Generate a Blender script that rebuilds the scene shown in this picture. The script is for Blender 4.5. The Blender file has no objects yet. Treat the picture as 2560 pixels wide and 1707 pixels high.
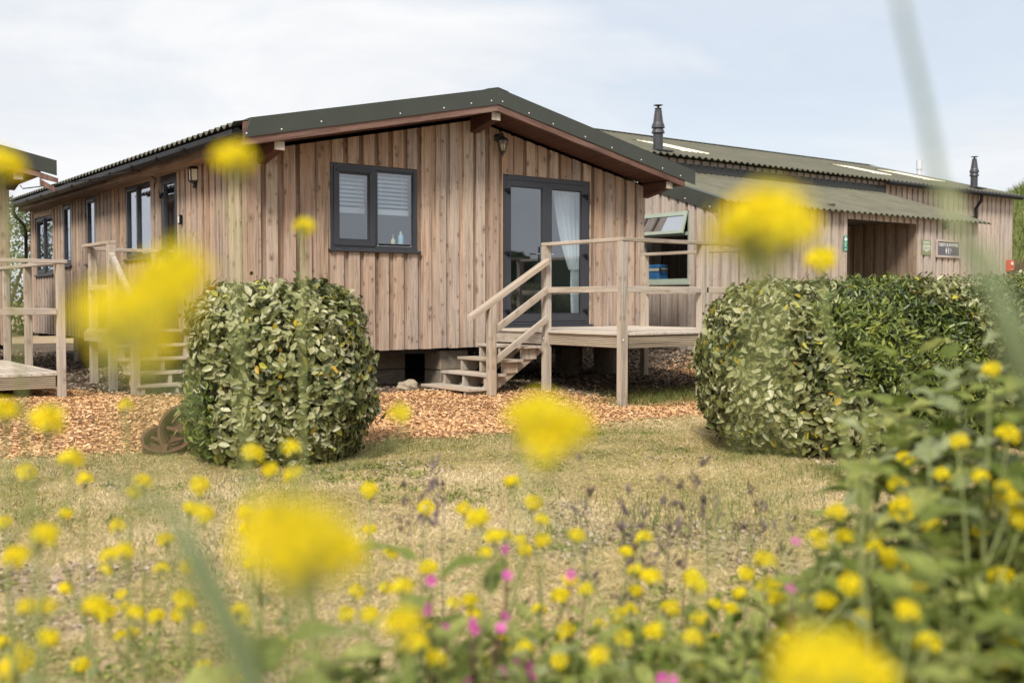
import bpy, bmesh, math, random
import numpy as np
from mathutils import Vector, Matrix
R_=math.radians
scene=bpy.context.scene
# ---------------------------------------------------------------- camera, sky, sun, exposure
cam=bpy.data.cameras.new('camera'); camo=bpy.data.objects.new('camera',cam); scene.collection.objects.link(camo)
scene.camera=camo
camo.location=(-5.0035,-11.7445,1.2689)
camo.rotation_euler=(R_(90-2.243),0,R_(-37.0917))
cam.sensor_width=36; cam.lens=36.91; cam.clip_start=.02; cam.clip_end=3000
cam.dof.use_dof=True; cam.dof.focus_distance=12.0; cam.dof.aperture_fstop=1.9; cam.dof.aperture_blades=0
SUN_EL=R_(46); SUN_DIR=Vector((-.72,-.60,0)).normalized()
w=bpy.data.worlds.new('World'); scene.world=w; w.use_nodes=True
nt=w.node_tree; nt.nodes.clear(); L=nt.links.new
out=nt.nodes.new('ShaderNodeOutputWorld'); mix=nt.nodes.new('ShaderNodeMixShader')
sky=nt.nodes.new('ShaderNodeTexSky'); sky.sky_type='NISHITA'; sky.sun_disc=False
sky.sun_elevation=SUN_EL; sky.sun_rotation=math.atan2(SUN_DIR.x,SUN_DIR.y); sky.air_density=1.0; sky.dust_density=2.0
b1=nt.nodes.new('ShaderNodeBackground'); b1.inputs[1].default_value=.11; L(sky.outputs[0],b1.inputs[0])
b2=nt.nodes.new('ShaderNodeBackground'); b2.inputs[1].default_value=.72
tc=nt.nodes.new('ShaderNodeTexCoord'); mp=nt.nodes.new('ShaderNodeMapping'); mp.inputs['Scale'].default_value=(1.0,1.0,3.2)
mp.inputs['Rotation'].default_value=(.25,.1,.6); mp.inputs['Location'].default_value=(.35,.1,.2)
L(tc.outputs['Generated'],mp.inputs[0])
nz=nt.nodes.new('ShaderNodeTexNoise'); nz.inputs['Scale'].default_value=1.9; nz.inputs['Detail'].default_value=7; nz.inputs['Roughness'].default_value=.52; nz.inputs['Distortion'].default_value=.35
L(mp.outputs[0],nz.inputs['Vector'])
cr=nt.nodes.new('ShaderNodeValToRGB'); cr.color_ramp.elements[0].position=.36; cr.color_ramp.elements[1].position=.52
cr.color_ramp.elements[0].color=(.62,)*3+(1,); cr.color_ramp.elements[1].color=(1,1,1,1)
L(nz.outputs[0],cr.inputs[0])
nz2=nt.nodes.new('ShaderNodeTexNoise'); nz2.inputs['Scale'].default_value=2.3; nz2.inputs['Detail'].default_value=9; nz2.inputs['Roughness'].default_value=.6; nz2.inputs['Distortion'].default_value=.8; L(mp.outputs[0],nz2.inputs['Vector'])
cr2=nt.nodes.new('ShaderNodeValToRGB'); cr2.color_ramp.elements[0].position=.3; cr2.color_ramp.elements[1].position=.7
cr2.color_ramp.elements[0].color=(.80,.83,.88,1); cr2.color_ramp.elements[1].color=(1.0,1.0,1.0,1)
L(nz2.outputs[0],cr2.inputs[0]); L(cr2.outputs[0],b2.inputs[0])
L(cr.outputs[0],mix.inputs[0]); L(b1.outputs[0],mix.inputs[1]); L(b2.outputs[0],mix.inputs[2]); L(mix.outputs[0],out.inputs[0])
sl=bpy.data.lights.new('sun','SUN'); sl.energy=3.3; sl.angle=R_(14); sl.color=(1.0,.93,.82)
so=bpy.data.objects.new('sun',sl); scene.collection.objects.link(so)
sd=Vector((SUN_DIR.x*math.cos(SUN_EL),SUN_DIR.y*math.cos(SUN_EL),math.sin(SUN_EL)))
so.rotation_euler=sd.to_track_quat('Z','Y').to_euler()
scene.view_settings.view_transform='Standard'; scene.view_settings.look='None'; scene.view_settings.exposure=0.50; scene.view_settings.gamma=1
scene.render.engine='CYCLES'
try: scene.cycles.max_bounces=8; scene.cycles.transparent_max_bounces=12
except Exception: pass
rnd=random.Random(7); NR=np.random.default_rng(11)

# ---------------------------------------------------------------- object helpers
def tag(o,label=None,cat=None,group=None,kind=None):
    if label: o['label']=label
    if cat: o['category']=cat
    if group: o['group']=group
    if kind: o['kind']=kind
    return o
def link(o,parent=None):
    scene.collection.objects.link(o)
    if parent is not None:
        o.parent=parent; o.matrix_parent_inverse=Matrix.Translation(-Vector(parent_origin(parent)))
    return o
def parent_origin(p):
    v=Vector(p.location)
    if p.parent is not None: v=Vector((0,0,0))+v
    return v
def empty(name,loc,label,cat,group=None):
    o=bpy.data.objects.new(name,None); o.location=loc; o.empty_display_size=.1; scene.collection.objects.link(o)
    return tag(o,label,cat,group)
class MB:
    def __init__(s): s.v=[]; s.f=[]; s.g=[]; s.r=[]; s.mi=[]
    def hexa(s,P,G=None,r=None,mi=0):
        # P: 8 points, bottom 0-3 ring, top 4-7 ring
        n=len(s.v); s.v+= [tuple(p) for p in P]
        if G is None: G=P
        o=(rnd.uniform(0,9),rnd.uniform(0,9),rnd.uniform(0,50))
        s.g+=[(a[0]+o[0],a[1]+o[1],a[2]+o[2]) for a in G]
        r=rnd.random() if r is None else r
        for q in ((0,3,2,1),(4,5,6,7),(0,1,5,4),(1,2,6,5),(2,3,7,6),(3,0,4,7)):
            s.f.append([n+i for i in q]); s.r.append(r); s.mi.append(mi)
    def box(s,x0,x1,y0,y1,z0,z1,r=None,mi=0,ax=None):
        P=[(x0,y0,z0),(x1,y0,z0),(x1,y1,z0),(x0,y1,z0),(x0,y0,z1),(x1,y0,z1),(x1,y1,z1),(x0,y1,z1)]
        d=(abs(x1-x0),abs(y1-y0),abs(z1-z0)); k=d.index(max(d)) if ax is None else ax
        o=[i for i in range(3) if i!=k]
        s.hexa(P,[(p[o[0]],p[o[1]],p[k]) for p in P],r,mi)
    def beam(s,a,b,w,h,up=(0,0,1),r=None,mi=0):
        a=Vector(a);b=Vector(b); d=(b-a).normalized(); u=Vector(up); sx=d.cross(u)
        if sx.length<1e-4: sx=Vector((1,0,0))
        sx.normalize(); uu=sx.cross(d)
        P=[];G=[]
        Ln=(b-a).length
        for e,(q,l) in enumerate(((a,0),(b,Ln))):
            for (i,j) in ((-1,-1),(1,-1),(1,1),(-1,1)):
                P.append(q+sx*i*w/2+uu*j*h/2); G.append((i*w/2,j*h/2,l))
        s.hexa(P,G,r,mi)
    def face(s,pts,r=0.5,mi=0,G=None):
        n=len(s.v); s.v+=[tuple(p) for p in pts]; s.g+=[tuple(p) for p in (G or pts)]
        s.f.append(list(range(n,n+len(pts)))); s.r.append(r); s.mi.append(mi)
    def lathe(s,c,prof,n=12,ax=(0,0,1),r=.5,mi=0,ph=0,a0=0,a1=2*math.pi,cap=True):
        c=Vector(c); ax=Vector(ax).normalized(); q=Vector((0,0,1)).rotation_difference(ax)
        full=abs(a1-a0-2*math.pi)<1e-6; m=n if full else n+1
        base=len(s.v)
        for (rr,z) in prof:
            for i in range(m):
                a=a0+ph+(a1-a0)*i/n; p=c+q@Vector((rr*math.cos(a),rr*math.sin(a),z)); s.v.append(tuple(p)); s.g.append((rr*a,0,z))
        for k in range(len(prof)-1):
            for i in range(n):
                j=(i+1)%m if full else i+1
                s.f.append([base+k*m+i,base+k*m+j,base+(k+1)*m+j,base+(k+1)*m+i]); s.r.append(r); s.mi.append(mi)
        if cap and full:
            if prof[0][0]>1e-5: s.f.append([base+i for i in range(m)][::-1]); s.r.append(r); s.mi.append(mi)
            if prof[-1][0]>1e-5: s.f.append([base+(len(prof)-1)*m+i for i in range(m)]); s.r.append(r); s.mi.append(mi)
    def tube(s,pts,rad,n=6,r=.5,mi=0):
        pts=[Vector(p) for p in pts]; rad=rad if hasattr(rad,'__len__') else [rad]*len(pts)
        base=len(s.v); pr=None
        for k,p in enumerate(pts):
            d=(pts[min(k+1,len(pts)-1)]-pts[max(k-1,0)]).normalized()
            if pr is None: x=d.orthogonal().normalized()
            else:
                x=pr-d*pr.dot(d); x=x.normalized() if x.length>1e-6 else d.orthogonal().normalized()
            pr=x; y=d.cross(x)
            for i in range(n):
                a=2*math.pi*i/n; s.v.append(tuple(p+(x*math.cos(a)+y*math.sin(a))*rad[k])); s.g.append((a*rad[k],0,k*.1))
        for k in range(len(pts)-1):
            for i in range(n):
                j=(i+1)%n; s.f.append([base+k*n+i,base+k*n+j,base+(k+1)*n+j,base+(k+1)*n+i]); s.r.append(r); s.mi.append(mi)
        s.f.append([base+i for i in range(n)][::-1]); s.r.append(r); s.mi.append(mi)
        s.f.append([base+(len(pts)-1)*n+i for i in range(n)]); s.r.append(r); s.mi.append(mi)
    def mesh(s,name,mats,smooth=False,recalc=True):
        me=bpy.data.meshes.new(name); me.from_pydata(s.v,[],s.f)
        a=me.attributes.new('gco','FLOAT_VECTOR','POINT'); a.data.foreach_set('vector',np.array(s.g,dtype=np.float32).ravel())
        a=me.attributes.new('rnd','FLOAT','FACE'); a.data.foreach_set('value',np.array(s.r,dtype=np.float32))
        if not isinstance(mats,(list,tuple)): mats=[mats]
        for m in mats: me.materials.append(m)
        me.polygons.foreach_set('material_index',np.array(s.mi,dtype=np.int32))
        if recalc:
            bm=bmesh.new(); bm.from_mesh(me); bmesh.ops.recalc_face_normals(bm,faces=bm.faces); bm.to_mesh(me); bm.free()
        if smooth: me.polygons.foreach_set('use_smooth',np.ones(len(me.polygons),dtype=bool))
        me.update(); return me
    def parts(s,name,mats,parent=None,bevel=0):
        for i in range(len(s.v)//8):
            q=MB(); q.v=s.v[i*8:i*8+8]; q.g=s.g[i*8:i*8+8]; q.f=[[k-i*8 for k in f] for f in s.f[i*6:i*6+6]]; q.r=s.r[i*6:i*6+6]; q.mi=s.mi[i*6:i*6+6]; q.build(name,mats,parent,bevel)
    def build(s,name,mats,parent=None,bevel=0,smooth=False,recalc=True):
        o=bpy.data.objects.new(name,s.mesh(name,mats,smooth,recalc)); link(o,parent)
        if bevel:
            m=o.modifiers.new('bevel','BEVEL'); m.width=bevel; m.segments=1; m.limit_method='ANGLE'
        return o
def npmesh(name,V,F,mats,rv=None,parent=None,mi=None,smooth=False):
    me=bpy.data.meshes.new(name); nv=len(V); nf=len(F); k=F.shape[1]
    me.vertices.add(nv); me.vertices.foreach_set('co',V.astype(np.float32).ravel())
    me.loops.add(nf*k); me.loops.foreach_set('vertex_index',F.astype(np.int32).ravel())
    me.polygons.add(nf); me.polygons.foreach_set('loop_start',np.arange(0,nf*k,k,dtype=np.int32)); me.polygons.foreach_set('loop_total',np.full(nf,k,dtype=np.int32))
    if not isinstance(mats,(list,tuple)): mats=[mats]
    for m in mats: me.materials.append(m)
    if mi is not None: me.polygons.foreach_set('material_index',mi.astype(np.int32))
    me.update(calc_edges=True)
    if rv is not None:
        a=me.attributes.new('rnd','FLOAT','FACE'); a.data.foreach_set('value',rv.astype(np.float32))
    if smooth: me.polygons.foreach_set('use_smooth',np.ones(nf,dtype=bool))
    me.validate(); o=bpy.data.objects.new(name,me); link(o,parent); return o

# ---------------------------------------------------------------- materials
def mat(name):
    m=bpy.data.materials.new(name); m.use_nodes=True; t=m.node_tree; t.nodes.clear()
    o=t.nodes.new('ShaderNodeOutputMaterial'); return m,t,o
def nd(t,ty,ins=None,**pr):
    n=t.nodes.new(ty)
    for k,v in pr.items(): setattr(n,k,v)
    for k,v in (ins or {}).items():
        if hasattr(v,'is_output') or isinstance(v,bpy.types.NodeSocket): t.links.new(v,n.inputs[k])
        else: n.inputs[k].default_value=v
    return n
def ramp(t,fac,stops):
    n=t.nodes.new('ShaderNodeValToRGB'); e=n.color_ramp.elements
    while len(e)>1: e.remove(e[-1])
    e[0].position=stops[0][0]; e[0].color=tuple(stops[0][1])+(1,)
    for p,c in stops[1:]:
        x=e.new(p); x.color=tuple(c)+(1,)
    t.links.new(fac,n.inputs[0]); return n.outputs[0]
def g1(v): return (v,v,v)
def mixc(t,f,a,b,mode='MIX'):
    n=t.nodes.new('ShaderNodeMix'); n.data_type='RGBA'; n.blend_type=mode
    for i,v in ((0,f),(6,a),(7,b)):
        if isinstance(v,bpy.types.NodeSocket): t.links.new(v,n.inputs[i])
        else: n.inputs[i].default_value=v if i==0 else tuple(v)+(1,)
    return n.outputs[2]
def attr(t,n,out=2):
    a=t.nodes.new('ShaderNodeAttribute'); a.attribute_name=n; return a.outputs['Fac'] if out==2 else a.outputs['Vector']
def prin(t,o,col,rough=.7,bump=None,bs=.3,bd=.01,**kw):
    p=t.nodes.new('ShaderNodeBsdfPrincipled')
    if isinstance(col,bpy.types.NodeSocket): t.links.new(col,p.inputs['Base Color'])
    else: p.inputs['Base Color'].default_value=tuple(col)+(1,)
    if isinstance(rough,bpy.types.NodeSocket): t.links.new(rough,p.inputs['Roughness'])
    else: p.inputs['Roughness'].default_value=rough
    for k,v in kw.items(): p.inputs[k.replace('_',' ')].default_value=v
    if bump is not None:
        b=nd(t,'ShaderNodeBump',{'Height':bump,'Strength':bs,'Distance':bd}); t.links.new(b.outputs[0],p.inputs['Normal'])
    t.links.new(p.outputs[0],o.inputs[0]); return p
def wood(name,stops,knots=.55,grain=.35,grey=(.34,.31,.29),greyamt=.45,rough=.82,grooves=0,shel=None):
    m,t,o=mat(name); g=attr(t,'gco',1); r=attr(t,'rnd')
    mp=nd(t,'ShaderNodeMapping',{'Vector':g,'Scale':(55,55,2.2)})
    n1=nd(t,'ShaderNodeTexNoise',{'Vector':mp.outputs[0],'Scale':1.0,'Detail':5,'Roughness':.6,'Distortion':1.0})
    mp2=nd(t,'ShaderNodeMapping',{'Vector':g,'Scale':(3,3,.8)})
    n2=nd(t,'ShaderNodeTexNoise',{'Vector':mp2.outputs[0],'Scale':1.5,'Detail':3})
    base=ramp(t,r,stops)
    gf=nd(t,'ShaderNodeMath',{0:n2.outputs[0],1:greyamt*1.6},operation='MULTIPLY')
    gf2=nd(t,'ShaderNodeMath',{0:gf.outputs[0],1:greyamt*.35},operation='SUBTRACT',use_clamp=True)
    if shel: # silvering: open, rain-washed lower boards go grey, boards under the eaves stay golden
        ob=nd(t,'ShaderNodeTexCoord'); sz=nd(t,'ShaderNodeSeparateXYZ',{0:ob.outputs['Object']}); sh=nd(t,'ShaderNodeMapRange',{0:sz.outputs[2],1:shel[0],2:shel[1],3:.20,4:-.25}); ga=nd(t,'ShaderNodeMath',{0:gf2.outputs[0],1:sh.outputs[0]},operation='ADD',use_clamp=True); c=mixc(t,ga.outputs[0],base,grey)
    else: c=mixc(t,gf2.outputs[0],base,grey)
    mp4=nd(t,'ShaderNodeMapping',{'Vector':g,'Scale':(16,16,.9)}); n4=nd(t,'ShaderNodeTexNoise',{'Vector':mp4.outputs[0],'Scale':1.0,'Detail':4,'Roughness':.6})
    c=mixc(t,1.0,c,ramp(t,n4.outputs[0],[(.3,g1(.62)),(.48,g1(.98)),(.7,g1(1.14))]),'MULTIPLY')
    gr=ramp(t,n1.outputs[0],[(.3,g1(1-grain)),(.52,g1(1)),(.75,g1(1+grain*.35))])
    c=mixc(t,1.0,c,gr,'MULTIPLY')
    # knots
    sp=nd(t,'ShaderNodeSeparateXYZ',{0:g}); ad=nd(t,'ShaderNodeMath',{0:sp.outputs[0],1:sp.outputs[1]},operation='ADD')
    cb=nd(t,'ShaderNodeCombineXYZ',{0:ad.outputs[0],1:sp.outputs[2]})
    dn=nd(t,'ShaderNodeTexNoise',{'Vector':cb.outputs[0],'Scale':30,'Detail':2})
    dv=nd(t,'ShaderNodeVectorMath',{0:dn.outputs['Color'],'Scale':.022},operation='SCALE')
    av=nd(t,'ShaderNodeVectorMath',{0:cb.outputs[0],1:dv.outputs[0]},operation='ADD')
    mk=nd(t,'ShaderNodeMapping',{'Vector':av.outputs[0],'Scale':(7.5,4.6,1)})
    vo=nd(t,'ShaderNodeTexVoronoi',{'Vector':mk.outputs[0],'Scale':1.0,'Randomness':1.0},voronoi_dimensions='2D')
    vs=nd(t,'ShaderNodeSeparateColor',{0:vo.outputs['Color']}); vp=nd(t,'ShaderNodeMath',{0:vs.outputs[0],1:1.5},operation='POWER')
    va=nd(t,'ShaderNodeMath',{0:vp.outputs[0],1:1.5,2:.02},operation='MULTIPLY_ADD'); vd=nd(t,'ShaderNodeMath',{0:vo.outputs['Distance'],1:va.outputs[0]},operation='DIVIDE')
    k=ramp(t,vd.outputs[0],[(.0,g1(.95)),(.07,g1(.75)),(.10,g1(.25)),(.14,g1(.45)),(.24,g1(0))])
    kn=nd(t,'ShaderNodeTexNoise',{'Vector':mk.outputs[0],'Scale':1.3}) 
    ks=nd(t,'ShaderNodeMath',{0:kn.outputs[0],1:.42},operation='GREATER_THAN')
    km=nd(t,'ShaderNodeMath',{0:ks.outputs[0],1:knots},operation='MULTIPLY')
    km2=nd(t,'ShaderNodeMath',{0:k,1:km.outputs[0]},operation='MULTIPLY')
    c=mixc(t,km2.outputs[0],c,(.10,.055,.03))
    h=n1.outputs[0]; bs,bd=.35,.003
    if grooves:
        wv=nd(t,'ShaderNodeMath',{0:sp.outputs[0 if grooves>0 else 1],1:abs(grooves)},operation='MULTIPLY')
        sn=nd(t,'ShaderNodeMath',{0:wv.outputs[0]},operation='SINE'); h=sn.outputs[0]; bd=.004; bs=.8
        dk=ramp(t,sn.outputs[0],[(0,g1(.55)),(.45,g1(1))]); c=mixc(t,1.0,c,dk,'MULTIPLY')
    prin(t,o,c,rough,h,bs,bd,Specular_IOR_Level=.25); return m
def plain(name,col,rough=.5,var=.12,scale=8,**kw):
    m,t,o=mat(name); tcn=nd(t,'ShaderNodeTexCoord'); n=nd(t,'ShaderNodeTexNoise',{'Vector':tcn.outputs['Object'],'Scale':scale,'Detail':6,'Roughness':.6})
    c=mixc(t,1.0,col,ramp(t,n.outputs[0],[(.3,g1(1-var)),(.7,g1(1+var))]),'MULTIPLY')
    rr=nd(t,'ShaderNodeMapRange',{0:n.outputs[0],3:max(.05,rough-.1),4:min(1,rough+.12)})
    prin(t,o,c,rr.outputs[0],n.outputs[0],.08,.004,**kw); return m
def leafm(name,stops,rough=.5,trans=.25,spec=.4):
    m,t,o=mat(name); r=attr(t,'rnd'); c=ramp(t,r,stops)
    tcn=nd(t,'ShaderNodeTexCoord'); n=nd(t,'ShaderNodeTexNoise',{'Vector':tcn.outputs['Object'],'Scale':60,'Detail':2})
    c=mixc(t,1.0,c,ramp(t,n.outputs[0],[(.3,g1(.82)),(.7,g1(1.15))]),'MULTIPLY')
    p=prin(t,o,c,rough,Specular_IOR_Level=spec); tr=nd(t,'ShaderNodeBsdfTranslucent',{0:c}); mx=nd(t,'ShaderNodeMixShader',{0:trans})
    t.links.new(p.outputs[0],mx.inputs[1]); t.links.new(tr.outputs[0],mx.inputs[2]); t.links.new(mx.outputs[0],o.inputs[0]); return m
def glassm(name,tint=(.75,.8,.8),refl=.16):
    m,t,o=mat(name); tr=nd(t,'ShaderNodeBsdfTransparent',{0:tuple(tint)+(1,)}); gl=nd(t,'ShaderNodeBsdfGlossy',{0:(.9,.93,1.0,1),'Roughness':.015})
    gg=nd(t,'ShaderNodeNewGeometry'); io=nd(t,'ShaderNodeMath',{0:gg.outputs['Backfacing'],1:-.8333,2:1.5},operation='MULTIPLY_ADD'); fr=nd(t,'ShaderNodeFresnel',{'IOR':io.outputs[0]}); a=nd(t,'ShaderNodeMath',{0:fr.outputs[0],1:1.7},operation='MULTIPLY'); b=nd(t,'ShaderNodeMath',{0:a.outputs[0],1:refl},operation='ADD',use_clamp=True)
    tcn=nd(t,'ShaderNodeTexCoord'); nn=nd(t,'ShaderNodeTexNoise',{'Vector':tcn.outputs['Object'],'Scale':1.2}); bp=nd(t,'ShaderNodeBump',{'Height':nn.outputs[0],'Strength':.03,'Distance':.02}); t.links.new(bp.outputs[0],gl.inputs['Normal'])
    mx=nd(t,'ShaderNodeMixShader',{0:b.outputs[0]}); t.links.new(tr.outputs[0],mx.inputs[1]); t.links.new(gl.outputs[0],mx.inputs[2]); t.links.new(mx.outputs[0],o.inputs[0]); return m
CL=[(0,(.16,.10,.06)),(.12,(.25,.16,.10)),(.2,(.35,.24,.16)),(.36,(.49,.34,.24)),(.5,(.36,.29,.24)),(.64,(.53,.385,.285)),(.76,(.38,.245,.16)),(.88,(.42,.345,.295)),(1,(.56,.42,.30))]
M={}
M['clad']=wood('weathered_cladding',CL,knots=.85,grain=.42,grey=(.43,.355,.305),greyamt=.7,shel=(.9,3.3))
M['clad2']=wood('weathered_cladding_pale',[(0,(.24,.165,.115)),(.12,(.30,.22,.16)),(.3,(.47,.37,.29)),(.6,(.50,.41,.34)),(.85,(.42,.34,.28)),(1,(.55,.44,.33))],knots=.4,grain=.3,grey=(.46,.43,.42),greyamt=.7)
M['clad_red']=wood('brown_cladding',[(0,(.19,.135,.10)),(.5,(.27,.20,.15)),(1,(.34,.26,.195))],knots=.6,grain=.34,grey=(.26,.215,.185),greyamt=.35)
M['deck']=wood('deck_timber',[(0,(.34,.27,.19)),(.4,(.50,.42,.33)),(.7,(.42,.36,.29)),(1,(.46,.35,.24))],knots=.5,grain=.34,grey=(.46,.42,.39),greyamt=.8)
M['groove']=wood('grooved_timber',[(0,(.42,.34,.23)),(1,(.52,.43,.32))],knots=.2,grain=.3,greyamt=.35,grooves=-290)
M['grooveb']=wood('grooved_board',[(0,(.50,.43,.35)),(1,(.60,.52,.43))],knots=.2,grain=.25,grey=(.52,.48,.44),greyamt=.7,grooves=0)
M['barge']=wood('stained_bargeboard',[(0,(.13,.062,.045)),(1,(.16,.075,.055))],knots=.2,grain=.6,grey=(.36,.26,.22),greyamt=.62,rough=.6)
M['soffit']=wood('stained_soffit',[(0,(.075,.034,.025)),(1,(.10,.045,.032))],knots=.05,grain=.25,grey=(.09,.05,.04),greyamt=.2,rough=.6)
M['metal']=plain('dark_green_flashing',(.046,.052,.042),.42,.10,3,Metallic=.0)
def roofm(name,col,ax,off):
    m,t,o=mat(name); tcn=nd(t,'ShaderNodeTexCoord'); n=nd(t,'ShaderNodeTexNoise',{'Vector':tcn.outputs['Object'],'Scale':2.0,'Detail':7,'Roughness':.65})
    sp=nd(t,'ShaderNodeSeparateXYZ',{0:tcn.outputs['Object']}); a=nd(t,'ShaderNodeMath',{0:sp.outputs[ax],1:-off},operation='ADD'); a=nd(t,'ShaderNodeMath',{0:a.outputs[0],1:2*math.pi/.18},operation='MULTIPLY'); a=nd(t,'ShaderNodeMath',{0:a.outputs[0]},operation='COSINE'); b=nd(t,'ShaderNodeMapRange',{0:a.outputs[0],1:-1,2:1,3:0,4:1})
    c=mixc(t,1.0,col,ramp(t,n.outputs[0],[(.3,g1(.78)),(.7,g1(1.22))]),'MULTIPLY'); c=mixc(t,1.0,c,ramp(t,b.outputs[0],[(0,g1(.38)),(.3,g1(.85)),(1,g1(1.12))]),'MULTIPLY')  # valleys darker, crests lighter: shading of the corrugations put into the colour
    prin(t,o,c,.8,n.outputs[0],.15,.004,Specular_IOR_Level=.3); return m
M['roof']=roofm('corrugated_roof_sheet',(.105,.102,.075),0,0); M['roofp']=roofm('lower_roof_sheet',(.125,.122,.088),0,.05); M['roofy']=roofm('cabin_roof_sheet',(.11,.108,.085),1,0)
M['flash']=plain('grey_flashing',(.045,.048,.047),.5,.1,3)
M['pale']=plain('cream_roof_light',(.80,.76,.58),.5,.06,3)
M['frame']=plain('anthracite_frame',(.035,.038,.048),.38,.06,4)
M['sage']=plain('sage_green_frame',(.32,.38,.32),.5,.06,4)
M['black']=plain('black_plastic',(.012,.012,.014),.33,.1,8,Specular_IOR_Level=.12)
M['blackm']=plain('black_iron',(.02,.02,.022),.45,.2,20)
M['flue']=plain('dark_flue_metal',(.045,.047,.055),.45,.15,10)
M['chrome']=plain('chrome',(.75,.75,.76),.2,.03,5,Metallic=.9)
M['white']=plain('white_paint',(.75,.76,.76),.5,.04,5)
M['blind']=plain('blind_slats',(.80,.83,.88),.6,.03,5)
M['net']=plain('white_curtain_cloth',(.85,.87,.87),.9,.04,12)
M['room']=plain('room_paint',(.42,.44,.48),.9,.05,2)
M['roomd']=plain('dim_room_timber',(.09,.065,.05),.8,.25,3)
M['block']=plain('concrete_block',(.20,.165,.125),.95,.25,12)
M['dark']=plain('underfloor_beam',(.05,.045,.04),.9,.2,8)
M['glass']=glassm('window_glass',(.86,.90,.92),.055)
M['glass2']=glassm('clear_glass',(.88,.9,.88),.01)
M['milk']=plain('lantern_panel',(.72,.68,.52),.4,.05,8)
M['rust']=plain('rusty_iron',(.10,.042,.026),.85,.35,18)
M['stone']=plain('pale_rock',(.34,.28,.21),.95,.3,9)
M['zinc']=plain('galvanised_screw',(.62,.63,.62),.4,.1,30)
M['whitepipe']=plain('white_plastic_pipe',(.62,.65,.70),.4,.05,8)
M['red']=plain('red_plastic',(.55,.06,.04),.4,.05,8)
M['blue']=plain('blue_cool_box_plastic',(.03,.22,.62),.4,.05,8)
M['aid']=plain('green_sign_panel',(.03,.24,.17),.5,.03,8)
M['olive']=plain('olive_sign_panel',(.20,.24,.12),.5,.03,8)
M['slate']=plain('slate_sign_panel',(.11,.105,.13),.5,.03,8)
M['paint']=plain('white_lettering',(.80,.80,.80),.5,.02,8)
M['brush']=wood('brushwood',[(0,(.07,.035,.025)),(1,(.16,.085,.06))],knots=0,grain=.5,greyamt=.2)
M['elae']=leafm('silvery_leaf',[(0,(.045,.06,.016)),(.22,(.13,.145,.04)),(.46,(.25,.26,.10)),(.7,(.38,.385,.20)),(.89,(.58,.55,.37)),(.92,(.36,.37,.05)),(.985,(.48,.36,.03)),(1,(.50,.22,.04))],.42,.2,.5)
M['euon']=leafm('glossy_green_leaf',[(0,(.03,.05,.012)),(.4,(.09,.13,.025)),(.75,(.20,.24,.045)),(1,(.36,.38,.08))],.35,.22,.5)
M['twig']=plain('twig_bark',(.16,.09,.055),.9,.2,20)
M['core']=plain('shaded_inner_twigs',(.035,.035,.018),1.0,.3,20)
M['tree']=leafm('hedge_leaf',[(0,(.04,.065,.015)),(.6,(.09,.13,.03)),(1,(.16,.2,.05))],.6,.25,.3)
M['gorse']=leafm('gorse_leaf',[(0,(.08,.10,.03)),(.6,(.15,.18,.05)),(.82,(.24,.26,.08)),(.9,(.7,.55,.02)),(1,(.8,.65,.03))],.6,.2,.3)
M['grass']=leafm('grass_blade',[(0,(.12,.17,.03)),(.25,(.30,.32,.07)),(.4,(.49,.42,.16)),(.6,(.63,.51,.25)),(.85,(.74,.60,.33)),(1,(.88,.75,.48))],.7,.3,.2)
M['green']=leafm('green_grass_blade',[(0,(.08,.12,.03)),(.6,(.15,.2,.05)),(1,(.32,.32,.12))],.6,.3,.3)
M['chip']=leafm('wood_chip',[(0,(.38,.20,.09)),(.25,(.56,.32,.155)),(.7,(.69,.43,.225)),(1,(.80,.57,.34))],.9,0,.1)
M['pebble']=leafm('pebble',[(0,(.14,.10,.07)),(.5,(.30,.23,.17)),(1,(.46,.39,.32))],.95,0,.1)
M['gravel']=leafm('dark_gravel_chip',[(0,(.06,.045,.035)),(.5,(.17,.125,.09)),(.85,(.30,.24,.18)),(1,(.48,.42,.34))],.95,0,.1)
M['petal']=leafm('yellow_petal',[(0,(.86,.66,.008)),(.6,(.93,.77,.012)),(1,(.95,.84,.03))],.6,.5,.2)
M['bud']=leafm('flower_bud',[(0,(.30,.32,.04)),(1,(.62,.55,.04))],.6,.3,.2)
M['stem']=leafm('mustard_stem',[(0,(.24,.29,.09)),(1,(.40,.43,.18))],.6,.2,.3)
M['pinkp']=leafm('pink_petal',[(0,(.62,.06,.40)),(1,(.80,.16,.56))],.6,.35,.2)
M['calyx']=leafm('maroon_calyx',[(0,(.10,.03,.045)),(1,(.18,.07,.08))],.7,.2,.2)
M['purp']=leafm('purple_seed_pod',[(0,(.12,.088,.082)),(1,(.24,.185,.185))],.7,.2,.2)
M['dock']=leafm('broad_green_leaf',[(0,(.10,.14,.025)),(.5,(.22,.27,.06)),(1,(.42,.44,.14))],.55,.42,.25)
M['oldstem']=leafm('dark_green_stem',[(0,(.10,.14,.06)),(1,(.15,.19,.09))],.6,.1,.3)
M['glau']=leafm('glaucous_leaf',[(0,(.14,.18,.07)),(1,(.30,.33,.17))],.6,.25,.3)
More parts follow.
